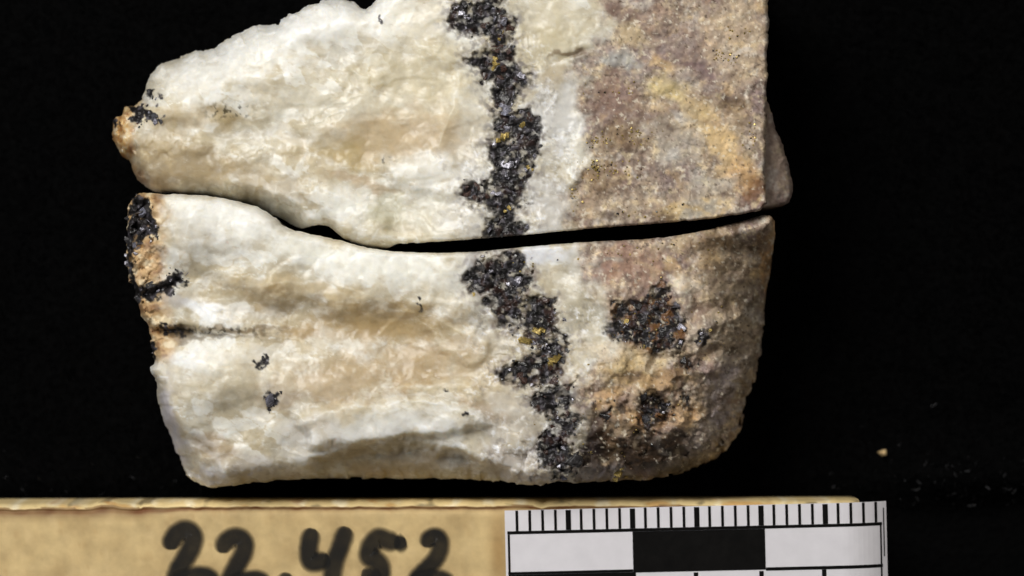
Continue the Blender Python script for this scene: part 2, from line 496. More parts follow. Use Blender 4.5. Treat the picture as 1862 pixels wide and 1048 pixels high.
def quartz_base(x, y, seed, a, b):
    n = fbm(*warp(x, y, 90, 40, seed), 110, 4, seed + 1)
    col = blend(np.tile(lin(*a), (len(x), 1)), .5 + .8 * n, lin(*b))
    c1 = fbm(*warp(x, y * 1.8, 50, 28, seed + 40), 46, 5, seed + 41, .6)
    col = blend(col, sstep(-.05, .55, c1) * .55, lin(206, 188, 150))    # cloudy tan and clear grey patches
    col = blend(col, sstep(.1, .6, -c1) * .5, lin(243, 240, 234))
    c2 = fbm(*warp(x, y * 1.6, 60, 30, seed + 60), 70, 5, seed + 61, .6)
    col = blend(col, sstep(.12, .6, c2) * .45, lin(190, 180, 162))
    w = sstep(.35, .65, fbm(*warp(x, y * 2.6, 40, 16, seed + 80), 30, 4, seed + 81, .6))
    col = blend(col, w * .7, lin(248, 247, 244))                   # short bright feathery breaks
    for sz, an, k in ((46, -28, 0), (24, 22, 1)):                   # milky and clear cleavage slivers with crisp edges
        a = math.radians(an); wx, wy = warp(x, y, sz * 1.4, sz * .5, seed + 100 + k)
        f1, f2, h, _, _ = worley((wx * math.cos(a) + wy * math.sin(a)) / 2.1, -wx * math.sin(a) + wy * math.cos(a), sz, seed + 104 + k)
        rr = _tables(seed + 104 + k)[4][h]; ed = sstep(.0, .10, f2 - f1)
        col = blend(col, sstep(.66, .98, rr) * .55 * ed, lin(248, 247, 244))
        col = blend(col, sstep(.34, .04, rr) * .38 * ed, lin(186, 172, 142))
    gate = sstep(.0, .5, fbm(x, y, 90, 3, seed + 90))
    w = sstep(.28, .5, fbm(*warp(x, y * 2.2, 20, 8, seed + 92), 15, 4, seed + 93, .65))
    col = blend(col, w * gate * .75, lin(250, 249, 247))
    w = sstep(.28, .55, fbm(*warp(x, y * 1.7, 24, 9, seed + 96), 18, 4, seed + 97, .65))
    col = blend(col, w * (1 - gate) * .4, lin(176, 152, 112))
    w = sstep(.72, .98, ridged(*warp(x, y * 1.5, 60, 25, seed + 5), 80, 3, seed + 6))
    col = blend(col, w * .55, lin(244, 241, 236))                  # white healed fractures
    w = sstep(.86, .99, ridged(*warp(x, y * 1.3, 70, 30, seed + 15), 130, 3, seed + 16))
    return blend(col, w * .35, lin(196, 170, 126))                  # iron-stained seams

def cool(col):      # milky quartz: pale and slightly olive rather than peach
    l = col @ np.array([.3, .59, .11])
    return np.clip((col * .84 + l[:, None] * .16) * np.array([.995, 1.01, .985]), 0, .9)

def desat(col, k):
    l = col @ np.array([.3, .59, .11])
    return col * (1 - k) + l[:, None] * k

def grain_base(x, y, seed):
    n1 = fbm(x, y, 70, 4, seed); n2 = fbm(x, y, 24, 4, seed + 4, .65); n3 = fbm(x, y, 7, 2, seed + 8)
    col = np.tile(lin(176, 158, 134), (len(x), 1))
    col = blend(col, .3 + 1.3 * n1, lin(146, 126, 122))
    col = blend(col, sstep(.1, .55, fbm(x, y, 46, 4, seed + 60, .6)) * .8, lin(196, 190, 180))
    col = blend(col, sstep(.1, .5, n2), lin(212, 194, 158))
    col = blend(col, sstep(.05, .5, -n2) * .8, lin(116, 96, 82))
    col = blend(col, sstep(.25, .7, fbm(x, y, 15, 3, seed + 30)) * .7, lin(222, 214, 200))
    col = blend(col, sstep(.25, .7, fbm(x, y, 12, 3, seed + 34)) * .55, lin(108, 84, 76))
    f1, f2, h, _, _ = worley(*warp(x, y, 10, 3, seed + 50), 5.5, seed + 51)
    r = _tables(seed + 51)[4][h]
    return np.clip(col * (1 + .26 * n3[:, None]) * (.80 + .40 * r[:, None]), .01, .9)

def rand_spots(seed, n, xr, yr):
    r = random.Random(seed); pal = [(118,92,92),(140,112,100),(228,222,210),(96,74,56),(210,178,118),(168,166,158),(196,172,138),(128,98,62)]
    return [(r.uniform(*xr), r.uniform(*yr), r.uniform(10, 30), r.uniform(6, 15), r.uniform(-35, 35), r.choice(pal), r.uniform(.3, .75)) for _ in range(n)]

UP_SPOTS = [
 (470,85,170,55,-20,(242,239,234),.9),(600,35,130,42,-10,(243,240,236),.85),(360,140,80,40,-20,(238,234,227),.7),
 (770,40,70,40,0,(238,230,214),.7),(770,150,130,80,0,(220,207,176),.75),(740,245,140,55,0,(208,184,146),.85),
 (625,278,75,26,15,(190,164,104),.8),(690,250,60,30,0,(196,170,126),.6),(350,212,85,20,4,(202,180,138),.7),(405,204,46,14,0,(170,144,88),.55),
 (320,298,130,46,8,(156,134,94),.9),(470,330,110,30,14,(190,168,130),.6),(300,250,60,40,0,(196,174,132),.6),  # first spot: brown tone, darkened to carry the slope's shade as well
 (213,244,22,60,0,(204,148,84),1),(232,190,22,18,0,(222,184,128),1),(222,300,20,40,0,(150,122,92),.8),(250,325,20,14,0,(160,110,60),.6),
 (560,190,120,40,0,(232,224,206),.6),(800,310,80,36,0,(238,234,227),.85),(640,376,60,26,25,(238,235,228),.8),(520,250,100,16,4,(236,230,220),.5),
 (700,385,36,44,0,(192,184,146),.6),(655,330,70,14,22,(200,172,132),.7),(770,385,60,36,0,(222,214,194),.6),(850,400,50,36,0,(226,220,212),.7),
 (1010,200,46,90,4,(214,210,206),.95),(1000,375,44,60,0,(204,198,192),.9),(1000,80,70,70,0,(208,194,160),.85),(985,140,60,20,-10,(196,172,130),.5),
 (990,20,60,30,0,(222,212,190),.6),(1040,97,40,7,-18,(120,92,50),.8),(870,215,40,60,0,(224,218,206),.5),(850,300,36,30,0,(216,210,204),.5)]
UP_WALLSPOTS = [
 (1110,185,62,46,0,(148,118,104),.75),(1250,95,90,50,0,(164,140,132),.55),(1270,130,44,14,10,(132,104,110),.6),(1160,25,90,22,10,(150,120,104),.6),
 (1130,115,38,22,20,(180,180,174),.9),(1330,60,60,80,0,(206,184,148),.6),(1150,60,40,18,0,(204,184,138),.7),
 (1212,165,38,20,20,(206,188,130),.8),(1268,205,52,26,40,(214,188,134),.8),(1312,268,30,52,-25,(224,194,136),.85),(1345,322,30,28,40,(216,174,108),.8),
 (1225,245,44,52,0,(176,162,138),.8),(1232,285,24,14,0,(224,220,210),.85),(1290,335,46,16,-10,(200,194,176),.7),(1320,192,24,14,0,(98,76,48),.8),
 (1372,350,22,30,0,(146,98,44),.85),(1140,245,52,30,-20,(134,106,70),.7),(1090,320,44,36,0,(150,122,80),.6),(1190,370,90,22,0,(186,166,136),.5),
 (1245,385,60,14,-6,(206,178,116),.7),(1345,220,16,50,0,(176,150,104),.5),(1300,160,30,20,0,(150,126,112),.6)]

UP_LATE = [(1105,190,58,36,0,(122,98,84),.8),(1240,88,60,26,0,(140,120,110),.7),(1265,132,44,14,8,(108,88,88),.8),(1165,30,60,14,8,(128,104,88),.8),
 (1130,112,40,22,20,(182,184,180),.9),(1215,168,40,16,25,(212,192,126),.85),(1265,205,46,20,42,(216,190,128),.85),(1308,262,26,48,-28,(226,194,130),.9),(1348,322,30,24,40,(218,172,98),.85),
 (1235,270,40,36,0,(196,190,174),.75),(1290,340,50,18,-8,(204,198,184),.75),(1320,190,24,14,0,(90,70,46),.8),(1372,352,18,28,0,(130,88,40),.85),(1130,246,44,18,-10,(120,98,66),.6)]

def dark_cols(col, x, y, m, seed, warm=0.5):
    d = np.tile(lin(40, 38, 38), (len(x), 1))
    n = fbm(x, y, 30, 3, seed); n2 = fbm(x, y, 11, 3, seed + 3)
    d = blend(d, sstep(.0, .5, n) * warm, lin(64, 42, 34))
    d = blend(d, sstep(.1, .6, n2) * .8, lin(98, 94, 100))
    d = blend(d, sstep(.15, .6, -n2) * .8, lin(22, 21, 20))
    return blend(col, m, d)

def up_col(x, y, z):
    q = up_wall(x, y)
    col = quartz_base(x, y, 300, (224, 216, 198), (208, 192, 158))
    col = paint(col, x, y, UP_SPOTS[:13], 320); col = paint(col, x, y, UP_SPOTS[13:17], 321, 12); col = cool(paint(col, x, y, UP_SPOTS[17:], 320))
    g = paint(grain_base(x, y, 340), x, y, UP_WALLSPOTS, 380, 24)
    g = paint(g, x, y, rand_spots(17, 34, (1050, 1400), (-20, 410)), 386, 20)
    g = .45 * g + .55 * paint(g, x, y, UP_LATE, 388, 26)
    g = (.66 * g + .34 * g * (grain_base(x, y, 360) / .30)) * np.array([.80, .825, .85])
    g = desat(g, .14)
    col = col * (1 - q[:, None]) + np.clip(g, .01, .85) * q[:, None]
    sg = sugar(x, y) * (1 - q); sn = fbm(x, y, 13, 3, 98, .7)
    col = blend(col, sg * sstep(.12, .45, sn) * .8, lin(246, 246, 246)); col = blend(col, sg * sstep(.12, .5, -sn) * .6, lin(150, 142, 134))
    # grainy grey halo beside the ore
    halo = np.zeros(len(x))
    for P in UP_ORE:
        b = (np.abs(x - 910) < 160)
        dd = np.full(len(x), -99.0); dd[b] = poly_sd(x[b], y[b], P)[0]
        halo = np.maximum(halo, np.exp(-(np.minimum(dd, 0) / 22) ** 2))
    col = blend(col, halo * sstep(.0, .6, fbm(x, y, 14, 4, 391) + .1) * .8, lin(138, 132, 130))
    col = blend(col, halo ** 2 * .5 * sstep(-.2, .4, fbm(x, y, 22, 3, 392)), lin(118, 108, 98))
    m = ore_mask(x, y, UP_ORE, 7.0); m2 = ore_mask(x, y, UP_PATCH, 1.5, 75)
    # quartz still shows between the ore grains
    keep = ore_gap(x, y)
    col = dark_cols(col, x, y, m * (1 - .5 * keep), 400, .5)
    col = dark_cols(col, x, y, m2, 410, .0)
    e = sstep(252, 226, x + 12 * fbm(x, y, 30, 3, 441)) * sstep(335, 300, y)
    n = fbm(x, y, 20, 3, 442)
    crust = blend(np.tile(lin(204, 166, 112), (len(x), 1)), sstep(0, .5, n), lin(234, 214, 176))
    crust = blend(crust, sstep(.05, .5, -n), lin(164, 112, 58))
    col = np.where(m2[:, None] > .5, col, col * (1 - .85 * e[:, None]) + crust * .85 * e[:, None])
    sp = speck_field(x, y, 9, 420, .997) * (1 - q) * .8
    for cx, cy, r in ((405,203,30),(430,200,26),(700,292,14),(440,208,18)):
        sp = np.maximum(sp, G(x, y, cx, cy, r, r * .45) * sstep(.15, .45, fbm(x, y, 9, 2, 424)) * .9)
    col = blend(col, sp, lin(74, 66, 44))
    col = wall_specks(col, x, y, q, 430)
    ore = np.maximum(m, m2)
    return col, np.stack([ore * .9, q, (1 - q) * (1 - ore)], 1)

UP_BASE = (*to_cm(800, 190, 1.9), 0.0)
upper = thing('quartz_specimen', UP_BASE,
              'upper white quartz rock piece with black ore band and sawn lower edge, cut off above', 'rock')
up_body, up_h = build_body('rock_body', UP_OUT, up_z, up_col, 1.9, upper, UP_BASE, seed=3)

# the rough shoulder that sticks out lower down behind the upper rock's right edge
SH_OUT = [(1378,150,10,.1,2),(1398,180,12,.2,2),(1412,225,12,.25,2.5),(1424,250,12,.25,2),(1438,292,12,.25,2),(1446,330,12,.25,1.6),(1446,352,10,.2,1.4),
          (1438,372,8,.15,1.2),(1405,378,6,.1,1),(1376,380,6,.1,1)]
def sh_z(x, y): return 1.76 + grain_relief(x, y, 500) * 1.2 - .004 * (x - 1390)
def sh_col(x, y, z):
    col = .8 * grain_base(x, y, 520)
    col = blend(col, np.full(len(x), .5), lin(142, 122, 112))
    return np.clip(col, .01, .8), np.stack([x * 0, x * 0 + 1, x * 0], 1)
build_body('rock_shoulder', SH_OUT, sh_z, sh_col, 1.76, upper, UP_BASE, wall_in=2, seed=9)

# ---------------------------------------------------------------- lower rock
LO_OUT = [
 (236,366,26,.5,2.5),(246,353,20,.35,2),(268,351,12,.2,1.2),(292,353,10,.18,.8),(340,354,12,.2,.8),(400,359,14,.22,.8),(440,368,16,.25,.8),(480,381,18,.28,.8),(500,395,20,.3,1),
 (511,410,20,.3,1),(532,418,18,.25,1),(560,425,16,.22,1),(593,432,16,.2,1),(625,439,14,.18,.8),(646,446,12,.15,.8),(680,453,12,.14,.8),(720,458,10,.12,.7),(780,461,9,.1,.6),
 (850,459,8,.1,.5),(880,457,8,.1,.5),(960,449,8,.1,.5),(1050,441,8,.1,.5),(1200,434,9,.1,.6),(1252,425,12,.15,.8),(1330,408,24,.3,.8),(1388,391,30,.4,.8),
 (1403,391,24,.32,1),(1412,404,30,.4,1),(1415,440,44,.6,1),(1412,500,60,.8,1),(1403,540,80,.9,1),(1399,600,70,.8,2.5),(1396,650,70,.8,3),(1386,690,70,.8,3.5),(1369,720,70,.8,3.5),(1363,760,70,.8,3),
 (1351,800,70,.9,3),(1330,826,60,.9,2.5),(1300,850,60,.9,2.5),(1258,860,50,.8,2.5),(1220,872,40,.7,2.5),(1170,877,40,.6,2.5),(1100,881,40,.6,2.5),(1030,879,36,.5,2.5),(960,886,36,.5,2.5),(900,880,36,.5,2.5),
 (850,877,40,.6,1.5),(700,877,50,.7,1.5),(600,875,50,.7,1.5),(520,877,50,.7,1.5),(450,883,44,.6,1.5),(400,889,40,.6,1.5),(370,892,44,.6,1.5),(345,881,50,.7,1.5),(325,868,56,.8,1.5),
 (311,840,56,.8,1.5),(299,800,50,.8,1.5),(285,760,44,.75,1.5),(278,725,40,.7,1.5),(282,692,26,.55,1.5),(268,670,18,.45,2),(279,660,20,.45,2),(275,640,22,.45,2),(268,610,22,.45,2.5),(264,590,22,.45,2.5),(252,570,24,.45,2.5),(246,540,26,.5,2.5),
 (233,510,26,.5,3),(227,470,26,.5,3),(229,420,26,.5,3),(231,385,26,.5,3)]
LO_ORE = [
 [(846,512),(855,490),(884,466),(920,459),(946,464),(956,485),(974,500),(967,520),(952,543),(985,538),(1012,546),(1018,570),(1012,590),(1022,610),(1044,622),(1028,645),(1022,670),(1012,692),(950,702),(922,692),(904,672),(934,660),(958,640),(984,625),(955,618),(950,592),(930,606),(904,594),(903,572),(880,556),(890,536),(870,531),(850,526)],
 [(958,722),(974,706),(1020,700),(1050,688),(1042,716),(1036,750),(1062,760),(1042,790),(1036,820),(1046,862),(1010,874),(984,850),(974,820),(984,790),(1010,775),(990,750),(964,736)],
 [(1097,606),(1114,576),(1114,550),(1150,548),(1184,545),(1190,514),(1206,519),(1216,549),(1236,560),(1249,580),(1242,602),(1246,622),(1220,641),(1180,641),(1150,622),(1120,627)],
 [(1158,746),(1164,720),(1185,708),(1206,724),(1228,750),(1216,766),(1180,782),(1160,770)],
 [(1094,742),(1110,738),(1112,758),(1096,762)],[(1240,655),(1256,652),(1258,668),(1242,670)],[(1240,718),(1254,716),(1252,740),(1242,742)],
]
LO_PATCH = [
 [(240,354),(274,361),(284,400),(296,430),(256,440),(246,452),(242,490),(264,521),(300,511),(320,490),(346,508),(322,530),(290,546),(250,546),(238,530),(227,480),(231,420)],
 [(272,628),(290,628),(288,648),(272,660)],[(292,592),(340,602),(330,612),(296,612)],
 [(472,652),(484,654),(490,664),(482,672),(474,664)],[(486,722),(506,710),(514,716),(498,740),(492,744)],
 [(816,704),(823,706),(821,712),(816,711)],[(845,752),(852,753),(851,760),(845,759)],[(758,545),(764,546),(762,566),(757,562)],
 [(1268,605),(1280,602),(1282,622),(1272,638),(1266,628)],[(1274,650),(1280,655),(1276,672),(1272,668)],
]
def lo_wall(x, y):
    xx, yy = warp(x, y, 60, 14, 601)
    P = [(1062,420),(1060,470),(1070,520),(1100,545),(1120,630),(1060,660),(1048,700),(1040,900),(1500,900),(1500,380),(1062,380)]
    return sstep(-22, 26, poly_sd(xx, yy, P)[0] + 28 * fbm(x, y, 36, 4, 605))

def lo_z(x, y):
    q = lo_wall(x, y)
    z = 2.0 + (1 - q) * quartz_relief(x, y, 620) * .9 + q * grain_relief(x, y, 650) * (1 + .9 * sstep(520, 640, y))
    xx, yy = warp(x, y, 60, 14, 660)
    # the upper lobe with its step down into the tan hollow
    d = poly_sd(xx, yy, [(250,340),(300,450),(380,480),(480,520),(600,548),(740,556),(860,560),(900,430),(700,440),(500,380)])[0]
    z += .075 * sstep(-38, 10, d)
    z += .10 * G(xx, yy, 390, 410, 120, 50, 12)
    z -= .11 * G(xx, yy, 690, 606, 150, 60, 4)
    z -= .06 * G(xx, yy, 480, 560, 130, 26, 8)
    z -= .13 * G(xx, yy, 345, 604, 80, 9, 3)                       # the crevice
    z += .13 * G(xx, yy, 400, 690, 110, 56, 0)
    z += .05 * G(xx, yy, 360, 650, 60, 16, 0)
    # white ledge and its undercut lower face
    d = poly_sd(xx, yy, [(530,745),(640,722),(780,716),(880,740),(900,770),(820,796),(740,806),(620,812),(560,818)])[0]
    z += .11 * sstep(-3, 18, d)
    z -= .27 * sstep(0, 30, poly_sd(xx, yy, [(560,826),(640,806),(760,802),(860,812),(930,850),(930,940),(540,940)])[0])
    z -= .45 * sstep(0, 90, poly_sd(xx, yy, [(240,690),(300,700),(350,770),(410,850),(440,920),(240,920)])[0])
    z -= .08 * sstep(700, 880, y)
    d = poly_sd(xx, yy, [(770,590),(800,560),(830,580),(890,620),(900,660),(850,670),(800,650)])[0]
    z += .05 * sstep(-3, 16, d)
    d = poly_sd(xx, yy, [(720,700),(760,680),(860,690),(890,720),(820,742),(740,735)])[0]
    z += .04 * sstep(-3, 16, d)
    # right end turns away
    z -= .46 * sstep(1240, 1400, x) ** 1.3 * sstep(400, 470, y)
    z -= .25 * G(xx, yy, 1330, 770, 50, 120, 10) + .16 * sstep(790, 880, y) * sstep(1000, 1200, x)
    z += .10 * G(xx, yy, 1150, 690, 90, 70) - .05 * G(xx, yy, 1265, 560, 16, 70, -6)
    z += .07 * G(xx, yy, 1090, 560, 60, 60)
    z += sugar(x, y) * (facets(x, y, 13, 670, .6) * .009 + facets_soft(x, y, 34, 671, .5, 24) * .02)
    m = ore_mask(x, y, LO_ORE)
    z += m * (facets(x, y, 15, 680, .8) * .032 + facets(x, y, 7, 681, .8) * .012 - .03)
    rr = sstep(1080, 1180, x) * sstep(470, 620, y)
    z += rr * (tri_facets(x, y, 60, 692, 35, 1.2) * .19 + tri_facets(x, y, 26, 693, -30, 1.3) * .10)
    e = sstep(315, 250, x) * sstep(690, 640, y)
    z += .07 * e * facets(xx, yy, 20, 685, .9) + .03 * e * facets(x, y, 9, 686, .9)
    z -= .12 * sstep(0, 20, poly_sd(xx, yy, LO_PATCH[0])[0])
    b = sstep(760, 830, y) * sstep(880, 960, x)
    z += .06 * b * facets(xx, yy, 34, 690, .8)
    return z

LO_SPOTS = [
 (410,395,120,45,14,(242,240,236),.9),(700,485,170,34,4,(243,240,232),.9),(560,450,90,30,20,(244,242,236),.7),(345,425,44,40,0,(206,200,190),.6),
 (850,500,34,50,0,(222,218,210),.6),(800,535,60,24,0,(222,210,184),.5),
 (540,528,130,22,6,(206,184,142),.85),(490,545,56,22,10,(186,160,114),.75),(690,590,140,44,2,(182,152,98),.95),(560,605,50,16,-8,(176,144,92),.7),
 (620,690,120,44,0,(196,170,130),.85),(760,660,80,40,0,(192,164,120),.8),(850,640,50,40,0,(204,178,136),.7),
 (372,562,64,16,24,(240,239,240),.9),(315,545,32,20,0,(176,168,168),.6),(470,570,60,14,0,(216,208,196),.6),
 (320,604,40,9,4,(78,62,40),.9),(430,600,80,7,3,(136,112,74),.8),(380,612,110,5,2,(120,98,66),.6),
 (355,655,56,26,0,(247,246,244),.95),(440,648,90,14,-4,(236,230,220),.7),(560,660,40,20,0,(206,190,160),.4),(600,610,26,16,0,(224,212,194),.5),
 (520,715,44,22,0,(162,134,106),.6),(440,690,110,40,0,(220,206,178),.5),(390,820,50,24,10,(170,136,92),.5),
 (720,768,130,26,-4,(240,236,230),.9),(790,782,44,12,8,(246,243,238),.7),(560,790,60,40,-30,(222,214,206),.6),(730,845,150,24,0,(188,164,128),.7),
 (306,785,26,80,-8,(214,208,216),.9),(380,870,40,24,0,(218,214,220),.7),(460,850,60,24,0,(196,184,174),.6),  # first two: cool light from the left painted in as a lilac tint
 (930,760,70,60,0,(210,200,188),.7),(880,690,60,30,0,(214,196,164),.6),(930,840,60,40,0,(190,180,176),.7),(880,740,50,14,20,(188,158,118),.5),
 (1070,560,56,66,0,(196,186,164),.85),(990,457,80,16,-4,(238,238,244),.95),(1060,480,40,40,0,(214,208,198),.7),(862,490,14,44,0,(150,148,158),.6),  # second spot: bluish highlight on the top edge, painted in
 (900,615,40,20,0,(222,212,196),.6),(880,570,30,60,0,(206,200,190),.5)]
LO_WALLSPOTS = [
 (1145,482,80,34,0,(152,116,98),.75),(1110,500,40,30,0,(164,132,112),.6),(1235,440,30,20,-30,(206,188,150),.7),(1240,525,22,26,0,(230,220,200),.85),
 (1290,440,50,30,-20,(140,116,78),.8),(1330,520,60,70,0,(146,128,104),.7),(1300,600,50,50,0,(176,160,136),.7),(1360,620,40,80,0,(170,154,128),.6),(1340,670,40,30,0,(206,196,178),.5),
 (1402,460,16,80,0,(206,160,98),.9),(1350,690,30,60,0,(156,138,112),.6),
 (1145,670,70,42,0,(196,174,122),.9),(1110,722,36,24,0,(198,160,98),.7),(1200,690,60,22,10,(180,146,94),.7),(1170,760,80,26,-10,(176,138,82),.7),(1250,760,30,30,-40,(206,172,120),.8),
 (1120,826,130,42,0,(48,33,18),.97),(1215,815,70,28,-20,(62,46,26),.9),(1090,790,60,24,0,(96,68,32),.7),(1090,862,60,20,0,(176,166,160),.85),
 (1310,725,34,60,10,(184,174,174),.85),(1280,800,50,30,-30,(164,152,146),.7),(1230,855,50,14,-10,(112,102,84),.7),(1180,600,60,44,0,(128,92,52),.6),(1260,600,18,50,0,(206,196,180),.6),
 (1100,640,40,20,0,(214,204,184),.7),(1190,650,60,12,0,(210,196,160),.6)]

LO_DARK = [(1110,828,90,24,-2,(48,34,20),.85),(1060,800,40,40,0,(36,26,18),.9),(1210,815,50,16,-22,(66,48,28),.8),(1090,768,60,16,8,(60,42,22),.7),
 (1140,600,60,14,10,(70,50,36),.6),(1185,560,40,30,0,(84,58,40),.6),(1240,690,22,40,10,(86,64,36),.5),(1090,866,60,16,0,(172,164,160),.8),(1250,850,60,14,-14,(96,88,74),.6)]

def lo_col(x, y, z):
    q = lo_wall(x, y)
    col = quartz_base(x, y, 700, (224, 215, 196), (208, 190, 154))
    col = cool(paint(col, x, y, LO_SPOTS, 720))
    g0 = grain_base(x, y, 740)
    g = paint(g0, x, y, LO_WALLSPOTS, 760, 24)
    g = paint(g, x, y, rand_spots(23, 40, (1060, 1400), (430, 860)), 766, 20)
    g = paint(g, x, y, LO_DARK, 768, 18)
    g = (.66 * g + .34 * g * (grain_base(x, y, 780) / .30)) * np.array([.88, .90, .93])
    g = desat(g, .12)
    side = sstep(1255, 1300, x + 18 * fbm(x, y, 50, 3, 771))  # olive-brown side face; shade of its turning away painted into the dark mottles
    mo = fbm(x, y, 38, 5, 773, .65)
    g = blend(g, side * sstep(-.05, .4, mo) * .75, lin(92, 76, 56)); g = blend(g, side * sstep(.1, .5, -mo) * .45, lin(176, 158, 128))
    dm = fbm(x, y, 26, 4, 775, .65)
    g = blend(g, G(x, y, 1170, 790, 130, 80) * sstep(.18, .42, dm) * .8, lin(44, 32, 20))
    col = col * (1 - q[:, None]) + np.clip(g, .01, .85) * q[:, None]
    sg = sugar(x, y) * (1 - q); sn = fbm(x, y, 13, 3, 98, .7)
    col = blend(col, sg * sstep(.12, .45, sn) * .8, lin(246, 246, 246)); col = blend(col, sg * sstep(.12, .5, -sn) * .6, lin(150, 142, 134))
    halo = np.zeros(len(x))
    for P in LO_ORE[:2]:
        b = (np.abs(x - 950) < 190)
        dd = np.full(len(x), -99.0); dd[b] = poly_sd(x[b], y[b], P)[0]
        halo = np.maximum(halo, np.exp(-(np.minimum(dd, 0) / 22) ** 2))
    col = blend(col, halo * sstep(.0, .6, fbm(x, y, 14, 4, 791) + .05) * .75, lin(142, 132, 128))
    col = blend(col, halo ** 2 * .5 * sstep(-.2, .4, fbm(x, y, 22, 3, 792)), lin(122, 104, 88))
    m = ore_mask(x, y, LO_ORE, 7.0); m2 = ore_mask(x, y, LO_PATCH, 2.0, 75)
    # orange and cream crust on the left edge
    e = sstep(320, 285, x - 16 * sstep(540, 600, y) + 14 * fbm(x, y, 30, 3, 793)) * sstep(670, 640, y)
    n = fbm(x, y, 22, 3, 794)
    crust = blend(np.tile(lin(190, 156, 108), (len(x), 1)), sstep(0, .5, n), lin(230, 212, 176))
    crust = blend(crust, sstep(.05, .5, -n), lin(140, 100, 56))
    col = col * (1 - .9 * e[:, None]) + crust * .9 * e[:, None]
    keep = ore_gap(x, y)
    rust = sstep(1060, 1110, x)
    col = blend(col, m * keep * rust * .8, lin(150, 100, 44))
    col = dark_cols(col, x, y, m * (1 - .5 * keep), 800, .7)
    col = dark_cols(col, x, y, m2 * (1 - .5 * sstep(.35, .6, fbm(x, y, 16, 3, 805))), 810, .1)
    sp = speck_field(x, y, 9, 820, .997) * (1 - q) * .8
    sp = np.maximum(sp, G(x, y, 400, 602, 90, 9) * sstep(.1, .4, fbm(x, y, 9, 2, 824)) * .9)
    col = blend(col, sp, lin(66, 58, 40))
    rb = q * G(x, y, 1150, 770, 130, 90) * sstep(.15, .5, fbm(x, y, 16, 3, 826))
    col = blend(col, rb * .9, lin(40, 30, 20))
    col = wall_specks(col, x, y, q, 830)
    ore = np.maximum(m, m2)
    return col, np.stack([ore * .9, np.maximum(q, e), (1 - q) * (1 - ore) * (1 - e)], 1)

LO_BASE = (*to_cm(830, 660, 1.8), 0.0)
lower = thing('quartz_specimen', LO_BASE,
              'lower white quartz rock piece with black ore band, standing whole above the label board', 'rock')
lo_body, lo_h = build_body('rock_body', LO_OUT, lo_z, lo_col, 1.8, lower, LO_BASE, seed=5)

# ---------------------------------------------------------------- ore crystals (each a part), small grains joined
def crystal_meshes():
    out = []
    for k in range(9):
        bm = bmesh.new()
        r = random.Random(50 + k)
        if k % 3 == 0:      # cleaved cube-like grain
            bmesh.ops.create_cube(bm, size=1.5)
            bmesh.ops.bevel(bm, geom=bm.edges[:], offset=.16, segments=1, affect='EDGES')
            for v in bm.verts: v.co += Vector((r.uniform(-.16, .16), r.uniform(-.16, .16), r.uniform(-.16, .16)))
        else:
            pts = []
            while len(pts) < 15:
                p = Vector((r.uniform(-1, 1), r.uniform(-1, 1), r.uniform(-1, 1)))
                if .55 < p.length < 1: pts.append(p.normalized() * r.uniform(.75, 1.05))
            for p in pts: bm.verts.new(p)
            res = bmesh.ops.convex_hull(bm, input=bm.verts[:])
            bmesh.ops.delete(bm, geom=[g for g in res['geom_interior'] if isinstance(g, bmesh.types.BMVert)], context='VERTS')
        me = bpy.data.meshes.new('ore_crystal')
        bm.to_mesh(me); bm.free()
        me.materials.append(None)
        out.append(me)
    return out
CRY = crystal_meshes()
def flake_meshes():
    out = []
    for k in range(4):
        r = random.Random(80 + k); bm = bmesh.new(); n = r.choice((5, 6, 7))
        a = sorted(r.uniform(0, 6.28) for _ in range(n)); R_ = [r.uniform(.6, 1.1) for _ in range(n)]
        top = [bm.verts.new((R_[i] * math.cos(a[i]) * .85, R_[i] * math.sin(a[i]) * .85, .4 + r.uniform(-.05, .05))) for i in range(n)]
        bot = [bm.verts.new((R_[i] * math.cos(a[i]) * 1.15, R_[i] * math.sin(a[i]) * 1.15, -.8)) for i in range(n)]
        c = bm.verts.new((r.uniform(-.2, .2), r.uniform(-.2, .2), .46))
        for i in range(n):
            j = (i + 1) % n
            bm.faces.new((top[i], top[j], c)); bm.faces.new((bot[i], bot[j], top[j], top[i]))
        bm.faces.new(bot[::-1])
        me = bpy.data.meshes.new('ore_flake'); bm.to_mesh(me); bm.free(); me.materials.append(None); out.append(me)
    return out
FLAKE = flake_meshes()

def place(name, parent, base, zref, px, py, z, r_px, mat, flat=.6, sink=.35, mesh=None):
    me = mesh or rnd.choice([c for k, c in enumerate(CRY) if k % 3] if r_px > 9 else CRY)
    o = bpy.data.objects.new(name, me)
    link(o, parent)
    s = scale_at(zref); r = r_px / s
    o.location = Vector(((px - 931) / s - base[0], (524 - py) / s - base[1], z - base[2] - sink * r * flat)) * CM
    o.rotation_euler = (rnd.uniform(-.5, .5), rnd.uniform(-.5, .5), rnd.uniform(0, 6.28))
    o.scale = (r * CM * rnd.uniform(.8, 1.25), r * CM * rnd.uniform(.7, 1.05), r * CM * flat)
    o.material_slots[0].link = 'OBJECT'
    o.material_slots[0].material = mat
    return o

def scatter(P, spacing, seed):
    P = np.array(P, float); r = random.Random(seed); pts = []
    x0, y0 = P.min(0); x1, y1 = P.max(0)
    tries = int((x1 - x0) * (y1 - y0) / spacing ** 2 * 12) + 20
    cand = np.array([(r.uniform(x0, x1), r.uniform(y0, y1)) for _ in range(tries)])
    d = ore_mask(cand[:, 0], cand[:, 1], [P]) * (1 - .55 * ore_gap(cand[:, 0], cand[:, 1]))
    for (x, y), dd in zip(cand, d):
        if dd > .5 and all((x - a) ** 2 + (y - b) ** 2 > spacing ** 2 for a, b in pts): pts.append((x, y))
    return pts

